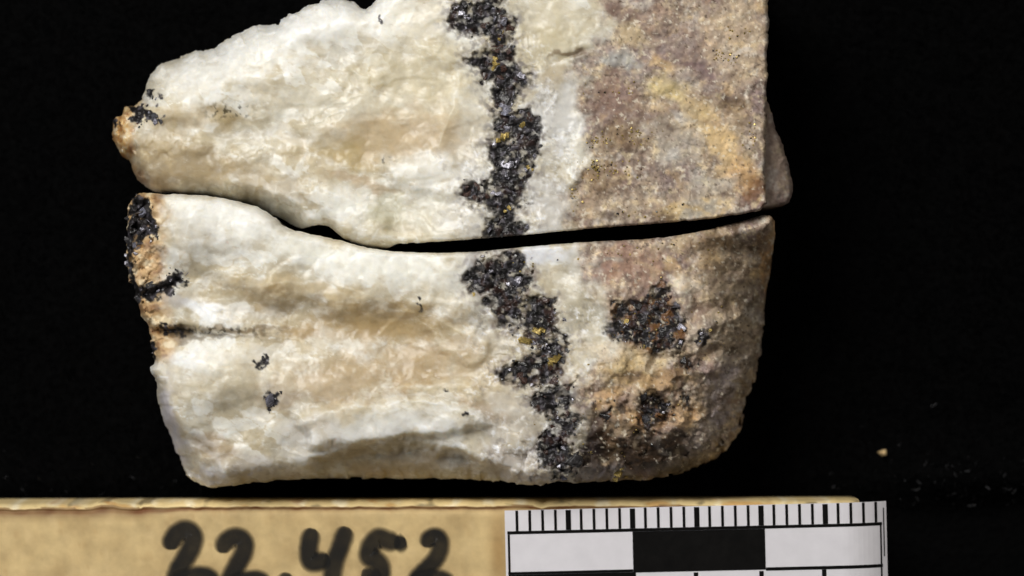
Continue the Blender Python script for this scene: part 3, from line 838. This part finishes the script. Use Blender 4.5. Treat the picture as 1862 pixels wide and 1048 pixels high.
GREYS = [(930,280,50),(915,310,40),(930,180,30),(985,640,30),(940,590,22)]
def pick(px, py, brown_c, r):
    b = sum(math.exp(-((px - cx) ** 2 + (py - cy) ** 2) / rr ** 2) for cx, cy, rr in brown_c)
    u = r.random()
    if u < .12 + .6 * min(b, 1): return M_BROWN
    g = sum(math.exp(-((px - cx) ** 2 + (py - cy) ** 2) / rr ** 2) for cx, cy, rr in GREYS)
    return M_GREY if r.random() < .3 + .5 * g else M_BLACK

def ore_band(parent, base, zref, hfun, polys, spacing, browns, seed, frac=.8):
    r = random.Random(seed)
    band = None
    small_V, small_F = [], []
    s = scale_at(zref)
    hull = [np.array([v.co for v in m.vertices]) for m in CRY]
    faces = [[tuple(p.vertices) for p in m.polygons] for m in CRY]
    # the small grains: joined geometry, they also rim the band
    for i, P in enumerate(polys):
        for px, py in scatter(P, 6.5, seed + 30 + i):
            px += r.gauss(0, 3.0); py += r.gauss(0, 3.0)
            z, ok = hfun(px, py)
            if not ok or r.random() < .7: continue
            k = r.randrange(len(CRY)); rad = r.uniform(1.6, 4.2) / s
            R = np.array(Euler((r.uniform(-.6, .6), r.uniform(-.6, .6), r.uniform(0, 6.28))).to_matrix())
            v = (hull[k] * rad * np.array([1, .85, .7])) @ R.T
            v += np.array([(px - 931) / s - base[0], (524 - py) / s - base[1], z - .2 * rad - base[2]])
            n0 = sum(len(a) for a in small_V)
            small_V.append(v); small_F += [tuple(n0 + q for q in f) for f in faces[k]]
    me = mesh_np('ore_grains', np.concatenate(small_V), small_F, M_BLACK, smooth=False)
    band = link(bpy.data.objects.new('ore_band', me), parent)
    band['kind'] = 'stuff'
    for i, P in enumerate(polys):
        for px, py in scatter(P, spacing, seed + i):
            z, ok = hfun(px, py)
            if not ok or r.random() > frac or not (hfun(px, py + 9)[1] and hfun(px, py - 9)[1]): continue
            if r.random() < .18:
                o = place('ore_flake', band, base, zref, px, py, z + .006, r.uniform(3, 7), M_BRIGHT if r.random() < .6 else M_GREY, flat=.5, sink=.1, mesh=rnd.choice(FLAKE))
                n = Vector((-.15 + r.gauss(0, .22), .26 + r.gauss(0, .22), .95))
                o.rotation_euler = (n.to_track_quat('Z', 'Y') @ Euler((0, 0, r.uniform(0, 6.28))).to_quaternion()).to_euler()
                continue
            place('ore_crystal', band, base, zref, px, py, z, (.3 + .55 * r.random() ** 1.6 + (.5 if r.random() < .14 else 0)) * spacing, pick(px, py, browns, r), flat=r.uniform(.3, .65), sink=r.uniform(.1, .7))
    return band

ore_band(upper, UP_BASE, 1.9, up_h, UP_ORE, 16.5, [(890,65,30),(915,70,30),(905,110,40),(870,365,30)], 900)
ore_band(lower, LO_BASE, 1.8, lo_h, LO_ORE, 17, [(920,560,50),(1000,710,45),(1010,800,50),(1190,580,50)], 930)
ore_band(upper, UP_BASE, 1.9, up_h, UP_PATCH[:2], 11, [], 960, .9)
ore_band(lower, LO_BASE, 1.8, lo_h, LO_PATCH[:2] + LO_PATCH[3:5], 13, [], 980, .7)

def glints(parent, base, zref, hfun, spots):
    """bright cleavage flakes added and tilted to throw the lamp back as glints"""
    for px, py, rad in spots:
        z, ok = hfun(px, py)
        if not ok: continue
        for k in range(4 if rad > 4.5 else 2):
            f = rad * rnd.uniform(.28, .6)
            o = place('ore_flake', parent, base, zref, px + rnd.gauss(0, rad * .55), py + rnd.gauss(0, rad * .45), z + .014, f, M_BRIGHT, flat=.55, sink=0, mesh=rnd.choice(FLAKE))
            n = Vector((-.15 + rnd.uniform(-.13, .13), .26 + rnd.uniform(-.13, .13), .95))
            q = n.to_track_quat('Z', 'Y') @ Euler((0, 0, rnd.uniform(0, 6.28))).to_quaternion()
            o.rotation_euler = q.to_euler()
glints(upper, UP_BASE, 1.9, up_h, [(838,22,11),(846,30,6),(832,14,5),(940,300,6),(925,270,5),(958,330,4),(905,160,4),(932,192,5),(945,205,4),(928,262,4),(950,245,4),(918,318,4),(905,300,4),(962,272,4)])
glints(lower, LO_BASE, 1.8, lo_h, [(986,628,8),(995,638,6),(1005,648,7),(978,636,5),(1135,592,7),(1142,586,5),(960,543,4),(945,540,4),(1010,690,4),(1275,608,5),(925,592,4),(985,700,4),(965,470,4),(935,520,3)])
def gold(parent, base, zref, hfun, spots, seed):
    r = random.Random(seed)
    for px, py, rad, flat in spots:
        z, ok = hfun(px, py)
        if ok: place('brassy_grain', parent, base, zref, px, py, z, rad, M_GOLD, flat=flat, sink=-.2)
UPG = [(902,118,9,.8),(900,108,6,.8),(896,126,5,.8),(915,250,9,.7),(905,256,7,.7),(922,246,6,.7),(950,228,7,.7),(925,380,7,.7),(918,384,5,.7),(960,305,5,.7),(968,310,4,.7),(915,60,5,.7),(908,72,4,.7)]
LOG = [(948,618,7,.7),(957,620,8,.7),(967,620,6,.7),(976,602,9,.7),(986,600,7,.7),(1004,655,10,.7),(1012,650,8,.7),(1000,662,6,.7),(862,536,5,.7),(1125,862,8,.8),(1131,852,7,.8),(1120,872,7,.8),(1140,868,5,.8),(1290,600,4,.7),(1138,585,6,.7)]
gold(upper, UP_BASE, 1.9, up_h, UPG, 1)
gold(lower, LO_BASE, 1.8, lo_h, LOG, 2)
r_ = random.Random(77)
def fleck(parent, base, zref, hfun, centres, n, seed):
    """tiny brassy flecks in the wall rock, joined"""
    r = random.Random(seed); V, F = [], []; s = scale_at(zref)
    for cx, cy, sx, sy, w in centres:
        for _ in range(int(n * w)):
            px, py = r.gauss(cx, sx), r.gauss(cy, sy); z, ok = hfun(px, py)
            if not ok: continue
            me = r.choice(CRY); rad = r.uniform(1.0, 2.8) / s
            R = np.array(Euler((r.uniform(-.7, .7), r.uniform(-.7, .7), r.uniform(0, 6.28))).to_matrix())
            v = (np.array([q.co for q in me.vertices]) * rad) @ R.T + np.array([(px - 931) / s - base[0], (524 - py) / s - base[1], z - base[2]])
            n0 = sum(len(a) for a in V); V.append(v); F += [tuple(n0 + q for q in p.vertices) for p in me.polygons]
    me = mesh_np('brassy_flecks', np.concatenate(V), F, M_GOLD, smooth=False)
    me.materials.append(M_BLACK)
    me.polygons.foreach_set('material_index', [1 if (p.vertices[0] // 15) % 4 == 0 else 0 for p in me.polygons])
    o = link(bpy.data.objects.new('brassy_flecks', me), parent)
    o['kind'] = 'stuff'
fleck(upper, UP_BASE, 1.9, up_h, [(1150,243,22,9,.7),(1090,258,14,6,.5),(1085,305,16,10,.8),(1110,312,22,10,.6),(1045,350,6,14,.4),(1120,160,30,14,.3),(1315,105,14,10,.6),(1180,385,40,8,.3),(1330,60,20,10,.2),(1365,245,8,26,.4)], 46, 5)
fleck(lower, LO_BASE, 1.8, lo_h, [(1150,460,60,20,.6),(1180,600,40,30,.5),(1120,780,60,30,.8),(1290,600,20,30,.3),(960,480,30,20,.2)], 40, 6)

# ---------------------------------------------------------------- the label board
def board_material():
    m, N, L, B = new_mat('old_card')
    c = N.new('ShaderNodeVertexColor'); c.layer_name = 'Col'
    tc = N.new('ShaderNodeTexCoord')
    nz = N.new('ShaderNodeTexNoise'); nz.inputs['Scale'].default_value = 900; nz.inputs['Detail'].default_value = 6
    L.new(tc.outputs['Object'], nz.inputs['Vector'])
    mr = N.new('ShaderNodeMapRange'); mr.inputs[1].default_value = .3; mr.inputs[2].default_value = .7; mr.inputs[3].default_value = .88; mr.inputs[4].default_value = 1.1
    L.new(nz.outputs[0], mr.inputs[0])
    mx = N.new('ShaderNodeMix'); mx.data_type = 'RGBA'; mx.blend_type = 'MULTIPLY'; mx.inputs[0].default_value = 1
    L.new(c.outputs[0], mx.inputs[6]); L.new(mr.outputs[0], mx.inputs[7]); L.new(mx.outputs[2], B.inputs['Base Color'])
    B.inputs['Roughness'].default_value = .62
    B.inputs['Specular IOR Level'].default_value = .35
    bp = N.new('ShaderNodeBump'); bp.inputs['Strength'].default_value = .3; bp.inputs['Distance'].default_value = .0001
    L.new(nz.outputs[0], bp.inputs['Height']); L.new(bp.outputs[0], B.inputs['Normal'])
    return m
M_BOARD = board_material()
Z_B = 1.5
BB = (*to_cm(700, 1100, Z_B), 0.0)
board = thing('label_board', BB, 'yellowed card label board with handwritten black number along the bottom of the picture', 'label')
def build_board():
    xs = np.arange(-160, 1566, 4.0)
    prof = [(918, 0.0), (913, .45), (911.5, .78), (911.8, .86), (913, .92), (915, .95), (917.5, .97), (920, .985), (922, .99), (924, .985), (926, .98), (929, .985), (932, .995), (936, 1.0)]
    prof += [(y, 1.0) for y in np.arange(942, 1300, 8.0)] + [(1300, 0.0)]
    V, C = [], []
    X, J = np.meshgrid(xs, np.arange(len(prof)), indexing='ij')
    yy = np.array([p[0] for p in prof])[J]; zz = np.array([p[1] * Z_B if p[1] < .5 else p[1] + Z_B - 1 for p in prof])[J]
    edge = np.clip((940 - yy) / 20, 0, 1) * (zz > .9)
    tears = fbm(X, X * 0, 60, 4, 31) * 2.2 + fbm(X, X * 0, 14, 2, 35) * .9 - 4 * G(X, X * 0, 192, 0, 24, 9, 0, 2) - 3 * G(X, X * 0, 330, 0, 22, 9, 0, 2) + 3.5 * G(X, X * 0, 985, 0, 8, 9, 0, 1)
    lift = np.where(X < 260, 3.0, 0) * edge
    ys = yy + edge * tears + lift + (X - 800) * -.0022
    zs = zz + np.where(zz > .9, .006 * fbm(X, yy, 80, 3, 37), 0)
    zs = zs - np.where(zz > .9, .23 * np.clip((X - 1525) / 83, 0, 1) ** 2, 0)
    col = np.tile(lin(204, 178, 126), (X.size, 1))
    x_, y_ = X.ravel(), yy.ravel()
    n = fbm(x_, y_, 70, 4, 41)
    col = blend(col, .4 + n, lin(180, 154, 106)); col = blend(col, sstep(.2, .7, fbm(x_, y_, 30, 3, 45)) * .5, lin(206, 180, 130))
    col = blend(col, sstep(.3, .8, fbm(x_, y_, 20, 3, 47)) * .4, lin(178, 146, 96))
    col = blend(col, G(x_, y_, 905, 1000, 16, 80) * .6, lin(150, 112, 58))
    line_y = 928 - 4 * sstep(250, 420, x_) + 2 * fbm(x_, x_ * 0, 90, 3, 51)
    wid = 4.0 + 6.5 * sstep(330, 230, x_)
    col = blend(col, np.exp(-((y_ - line_y) / wid) ** 2) * (.9 + .3 * fbm(x_, y_, 40, 2, 53)), lin(104, 62, 24))
    strip = (y_ < line_y - wid * .8)
    sc_ = blend(np.tile(lin(226, 202, 146), (len(x_), 1)), sstep(.1, .6, fbm(x_, y_, 40, 3, 55)), lin(244, 230, 192))
    sc_ = blend(sc_, sstep(.25, .6, fbm(x_, y_ * 3, 50, 3, 57)) * .75, lin(120, 106, 78))
    sc_ = blend(sc_, sstep(.2, .6, fbm(x_ + 900, y_ * 3, 70, 3, 58)) * .6, lin(196, 140, 66))
    col[strip] = sc_[strip]
    s = scale_at(Z_B)
    V = np.stack([(X.ravel() - 931) / s - BB[0], (524 - ys.ravel()) / s - BB[1], zs.ravel()], 1)
    m = len(prof); F = []
    for i in range(len(xs) - 1):
        for j in range(m - 1):
            a = i * m + j; F.append((a, a + 1, a + m + 1, a + m))
        F.append((i * m, (i + 1) * m, (i + 1) * m + m - 1, i * m + m - 1))
    F.append(tuple(range(m))); F.append(tuple((len(xs) - 1) * m + j for j in reversed(range(m))))
    link(bpy.data.objects.new('card_body', mesh_np('card_body', V, F, M_BOARD, col)), board)
build_board()

def ink_material():
    m, N, L, B = new_mat('marker_ink')
    c = N.new('ShaderNodeVertexColor'); c.layer_name = 'Col'
    sp = N.new('ShaderNodeSeparateColor'); L.new(c.outputs[0], sp.inputs[0])
    B.inputs['Base Color'].default_value = (*lin(15, 13, 9), 1)
    B.inputs['Roughness'].default_value = .5
    B.inputs['Specular IOR Level'].default_value = .25
    tc = N.new('ShaderNodeTexCoord')
    nz = N.new('ShaderNodeTexNoise'); nz.inputs['Scale'].default_value = 500; nz.inputs['Detail'].default_value = 5
    L.new(tc.outputs['Object'], nz.inputs['Vector'])
    mr = N.new('ShaderNodeMapRange'); mr.inputs[1].default_value = .3; mr.inputs[2].default_value = .7; mr.inputs[3].default_value = .88; mr.inputs[4].default_value = 1.06
    L.new(nz.outputs[0], mr.inputs[0])
    mu = N.new('ShaderNodeMath'); mu.operation = 'MULTIPLY'; mu.use_clamp = True
    L.new(sp.outputs[0], mu.inputs[0]); L.new(mr.outputs[0], mu.inputs[1]); L.new(mu.outputs[0], B.inputs['Alpha'])
    return m
M_INK = ink_material()

def stroke(V, F, A, pts, w, z0, alpha):
    P = np.array(pts, float)
    for _ in range(3):      # smooth, ends kept
        Q = [P[0]]
        for a, b in zip(P[:-1], P[1:]): Q += [.75 * a + .25 * b, .25 * a + .75 * b]
        Q.append(P[-1]); P = np.array(Q)
    seg = np.r_[0, np.cumsum(np.hypot(*np.diff(P, axis=0).T))]
    n = max(8, int(seg[-1] / 2.2))
    t = np.linspace(0, seg[-1], n)
    P = np.stack([np.interp(t, seg, P[:, 0]), np.interp(t, seg, P[:, 1])], 1)
    T = np.gradient(P, axis=0); T /= np.linalg.norm(T, axis=1)[:, None] + 1e-9
    Nn = np.stack([-T[:, 1], T[:, 0]], 1)
    e = np.minimum(t, seg[-1] - t) / (w * .5)
    cap = np.sqrt(np.clip(1 - (1 - np.clip(e, 0, 1)) ** 2, .02, 1))
    off = [-1.12, -.88, -.6, 0, .6, .88, 1.12]; al = [0, .5, .96, .92, .96, .5, 0]
    s = scale_at(Z_B); n0 = len(V)
    wob = 1 + .06 * fbm(t, t * 0, 14, 2, int(pts[0][0]))
    for i in range(n):
        for o, a in zip(off, al):
            q = P[i] + Nn[i] * o * w * .5 * cap[i] * wob[i]
            V.append(((q[0] - 931) / s - BB[0], (524 - q[1]) / s - BB[1], z0 + .004 * i / n))
            A.append(a * alpha * (.0 if i in (0, n - 1) else 1))
    k = len(off)
    for i in range(n - 1):
        for j in range(k - 1):
            a = n0 + i * k + j; F.append((a, a + 1, a + k + 1, a + k))

DIGITS = [
 [([(311,1000),(311,984),(322,968),(340,962),(353,972),(350,992),(336,1016),(322,1040),(314,1064)], 39), ([(312,1066),(340,1050),(372,1043),(394,1062)], 37)],
 [([(405,1006),(406,990),(417,978),(432,974),(446,984),(444,1004),(430,1028),(418,1052),(412,1070)], 37), ([(410,1070),(440,1054),(470,1050),(488,1066)], 34)],
 [([(522,1040),(520,1050),(514,1066)], 29)],
 [([(569,960),(562,985),(560,1018),(572,1024),(600,1014)], 37), ([(631,957),(620,990),(606,1025),(602,1075)], 37)],
 [([(728,986),(706,984),(688,974),(672,992),(668,1014),(684,1016),(696,1036),(684,1062),(660,1074)], 38), ([(656,1042),(672,1046),(690,1060)], 34), ([(740,985),(728,987),(716,985)], 36)],
 [([(776,996),(778,980),(792,973),(802,984),(798,1008),(782,1028),(762,1046),(748,1066)], 35), ([(746,1068),(772,1050),(804,1050),(824,1066)], 34)],
]
for k, strokes in enumerate(DIGITS):
    V, F, A = [], [], []
    for j, (pts, w) in enumerate(strokes):
        stroke(V, F, A, pts, w, Z_B + .014 + .006 * j, .99 if j == 2 else .95)
    col = np.repeat(np.array(A)[:, None], 3, 1)
    me = mesh_np('inked_digit', V, F, M_INK, col)
    o = link(bpy.data.objects.new('inked_dot' if k == 2 else 'inked_digit', me), board)
    o['label'] = 'handwritten black marker ' + ['digit 2, first of two', 'digit 2, second of two', 'point', 'digit 4', 'digit 5', 'digit 2 at the end'][k]

# ---------------------------------------------------------------- the printed scale card
def plain_material(name, rgb, rough, nscale=700, nv=.06, spec=.4):
    m, N, L, B = new_mat(name)
    tc = N.new('ShaderNodeTexCoord')
    nz = N.new('ShaderNodeTexNoise'); nz.inputs['Scale'].default_value = nscale; nz.inputs['Detail'].default_value = 6
    L.new(tc.outputs['Object'], nz.inputs['Vector'])
    mr = N.new('ShaderNodeMapRange'); mr.inputs[1].default_value = .3; mr.inputs[2].default_value = .7; mr.inputs[3].default_value = 1 - nv; mr.inputs[4].default_value = 1 + nv
    L.new(nz.outputs[0], mr.inputs[0])
    mx = N.new('ShaderNodeMix'); mx.data_type = 'RGBA'; mx.blend_type = 'MULTIPLY'; mx.inputs[0].default_value = 1
    mx.inputs[6].default_value = (*rgb, 1); L.new(mr.outputs[0], mx.inputs[7]); L.new(mx.outputs[2], B.inputs['Base Color'])
    B.inputs['Roughness'].default_value = rough; B.inputs['Specular IOR Level'].default_value = spec
    bp = N.new('ShaderNodeBump'); bp.inputs['Strength'].default_value = .2; bp.inputs['Distance'].default_value = .00005
    L.new(nz.outputs[0], bp.inputs['Height']); L.new(bp.outputs[0], B.inputs['Normal'])
    return m
M_PAPER = plain_material('white_paper', lin(214, 211, 214), .55, 900, .035)
M_PRINT = plain_material('black_print', lin(12, 11, 10), .75, 1400, .3, .08)
SC0 = (917.5, 928.5); SROT = math.radians(-1.32)
SB = (*to_cm(1265, 1000, Z_B), Z_B)
card = thing('scale_card', SB, 'white paper centimetre scale with black millimetre ticks stuck on the label board', 'scale')
def card_pt(u, v, dz):
    px = SC0[0] + u * math.cos(SROT) - v * math.sin(SROT)
    py = SC0[1] + u * math.sin(SROT) + v * math.cos(SROT)
    s = scale_at(Z_B)
    b = max(0, (u - 612) / 83.0)
    z = Z_B + .03 - .16 * b ** 2 + .004 * math.sin(u / 60) + dz       # paper rises off the card, right end curls down
    return ((px - 931) / s - SB[0], (524 - py) / s - SB[1], z - SB[2])
def card_patch(name, u0, u1, v0, v1, dz, th, mat, under=None):
    nu = max(1, int((u1 - u0) / 9)); V, F = [], []
    for i in range(nu + 1):
        u = u0 + (u1 - u0) * i / nu
        V += [card_pt(u, v0, dz), card_pt(u, v1, dz), card_pt(u, v1, dz - th), card_pt(u, v0, dz - th)]
    for i in range(nu):
        a = 4 * i; b = a + 4
        F += [(a, a + 1, b + 1, b), (a + 1, a + 2, b + 2, b + 1), (a + 2, a + 3, b + 3, b + 2), (a + 3, a, b, b + 3)]
    F += [(3, 2, 1, 0), (4 * nu, 4 * nu + 1, 4 * nu + 2, 4 * nu + 3)]
    return link(bpy.data.objects.new(name, mesh_np(name, V, F, mat, smooth=False)), under or card)
sheet = card_patch('paper_sheet', 0, 696, 0, 250, 0, .012, M_PAPER)
D = .003
for k in range(1, 30):
    u = 22 + (k - 1) * 23.35; w = 9.6 if k % 5 == 0 else 5.0
    card_patch('tick_mark', u - w / 2, u + w / 2, .5 if k % 5 else 1.5, 37.5, D, .002, M_PRINT, sheet)
card_patch('ruled_line', 4, 687, 37.8, 43.5, D, .002, M_PRINT, sheet)
card_patch('ruled_line', 4, 231, 112, 117, D, .002, M_PRINT, sheet)
card_patch('ruled_line', 472.4, 687, 114, 120, D, .002, M_PRINT, sheet)
card_patch('border_line', 4.5, 8.5, 43.8, 113.7, D, .002, M_PRINT, sheet)
card_patch('border_line', 683, 686, 43.8, 113.7, D, .002, M_PRINT, sheet)
card_patch('border_line', 689.5, 691.5, 12, 100, D, .002, M_PRINT, sheet)
card_patch('black_bar', 231.4, 472, 43.8, 118, D, .002, M_PRINT, sheet)
card_patch('black_bar', 4.5, 236, 117.3, 180, D, .002, M_PRINT, sheet)
for u in (345, 464, 578): card_patch('divider_line', u - 4, u + 4, 120.3, 180, D, .002, M_PRINT, sheet)
card_patch('border_line', 683, 686, 120.3, 180, D, .002, M_PRINT, sheet)

# ---------------------------------------------------------------- the black velvet
def velvet_material():
    m, N, L, B = new_mat('black_velvet')
    tc = N.new('ShaderNodeTexCoord')
    nz = N.new('ShaderNodeTexNoise'); nz.inputs['Scale'].default_value = 1800; nz.inputs['Detail'].default_value = 4
    L.new(tc.outputs['Object'], nz.inputs['Vector'])
    cr = N.new('ShaderNodeValToRGB')
    cr.color_ramp.elements[0].color = (.0006, .0006, .0007, 1); cr.color_ramp.elements[1].color = (.003, .003, .003, 1)
    L.new(nz.outputs[0], cr.inputs[0]); L.new(cr.outputs[0], B.inputs['Base Color'])
    B.inputs['Roughness'].default_value = .95; B.inputs['Specular IOR Level'].default_value = .02
    bp = N.new('ShaderNodeBump'); bp.inputs['Strength'].default_value = .8; bp.inputs['Distance'].default_value = .0004
    L.new(nz.outputs[0], bp.inputs['Height']); L.new(bp.outputs[0], B.inputs['Normal'])
    return m
M_VEL = velvet_material()
def vel_h(px, py):
    return .30 * G(px, py, 1780, 872, 190, 44, -3) + .10 * G(px, py, 80, 885, 200, 26)
def build_velvet():
    g = np.concatenate([np.linspace(-40, -8, 10), np.linspace(-7.8, 7.8, 190), np.linspace(8, 40, 10)])
    X, Y = np.meshgrid(g, g)
    Z = vel_h(931 + X * 229, 524 - Y * 229)
    n = len(g); i, j = np.meshgrid(np.arange(n - 1), np.arange(n - 1))
    a = (j * n + i).ravel()
    F = np.stack([a, a + 1, a + n + 1, a + n], 1)
    o = link(bpy.data.objects.new('velvet_cloth', mesh_np('velvet_cloth', np.stack([X.ravel(), Y.ravel(), Z.ravel()], 1), F, M_VEL)))
    o['kind'] = 'structure'
    o['label'] = 'black velvet cloth under and behind the rocks'
build_velvet()
M_PILE = plain_material('velvet_fibre', (.002, .002, .0022), .8, 300, .5, .03)
M_LINT = plain_material('pale_lint', (.10, .10, .105), .7, 300, .3, .3)
def pile(name, label, n, hmin, hmax, wmin, wmax, mat, seed, dens=None):
    r = np.random.default_rng(seed)
    px = r.uniform(-60, 1920, n); py = r.uniform(-60, 930, n)
    if dens is not None:
        k = r.random(n) < dens(px, py); px, py = px[k], py[k]; n = len(px)
    z = vel_h(px, py)
    x = (px - 931) / 229; y = (524 - py) / 229
    a = r.uniform(0, 2 * np.pi, n); w = r.uniform(wmin, wmax, n); h = r.uniform(hmin, hmax, n)
    lx = r.normal(.15, .5, n) * h; ly = r.normal(.35, .5, n) * h
    b = np.stack([np.stack([x - w * np.cos(a), y - w * np.sin(a), z - .01], 1),
                  np.stack([x + w * np.cos(a), y + w * np.sin(a), z - .01], 1),
                  np.stack([x + lx + w * .6 * np.cos(a), y + ly + w * .6 * np.sin(a), z + h], 1),
                  np.stack([x + lx - w * .6 * np.cos(a), y + ly - w * .6 * np.sin(a), z + h], 1)], 1).reshape(-1, 3)
    F = np.arange(4 * n).reshape(-1, 4)
    o = link(bpy.data.objects.new(name, mesh_np(name, b, F, mat, smooth=False)))
    o['kind'] = 'stuff'; o['label'] = label; o['category'] = 'fabric'
pile('velvet_pile', 'short black velvet pile standing up from the cloth', 60000, .03, .09, .002, .005, M_PILE, 5)
pile('lint', 'pale lint specks caught in the velvet near the label board', 22000, .02, .07, .0012, .004, M_LINT, 6,
     lambda x, y: .55 * G(x, y, 1760, 880, 160, 45) + .012 * sstep(700, 900, y) + .18 * G(x, y, 120, 893, 220, 22))

# ---------------------------------------------------------------- the loose grain on the velvet
me = CRY[1].copy(); me.name = 'loose_grain'; me.materials.clear(); me.materials.append(M_OCHRE)
g = link(bpy.data.objects.new('loose_grain', me))
gx, gy = to_cm(1605, 823, .1)
g.location = Vector((gx, gy, .11)) * CM; g.scale = (.042 * CM, .036 * CM, .036 * CM)
g['label'] = 'tiny tan rock grain lying alone on the black velvet right of the rocks'; g['category'] = 'grain'
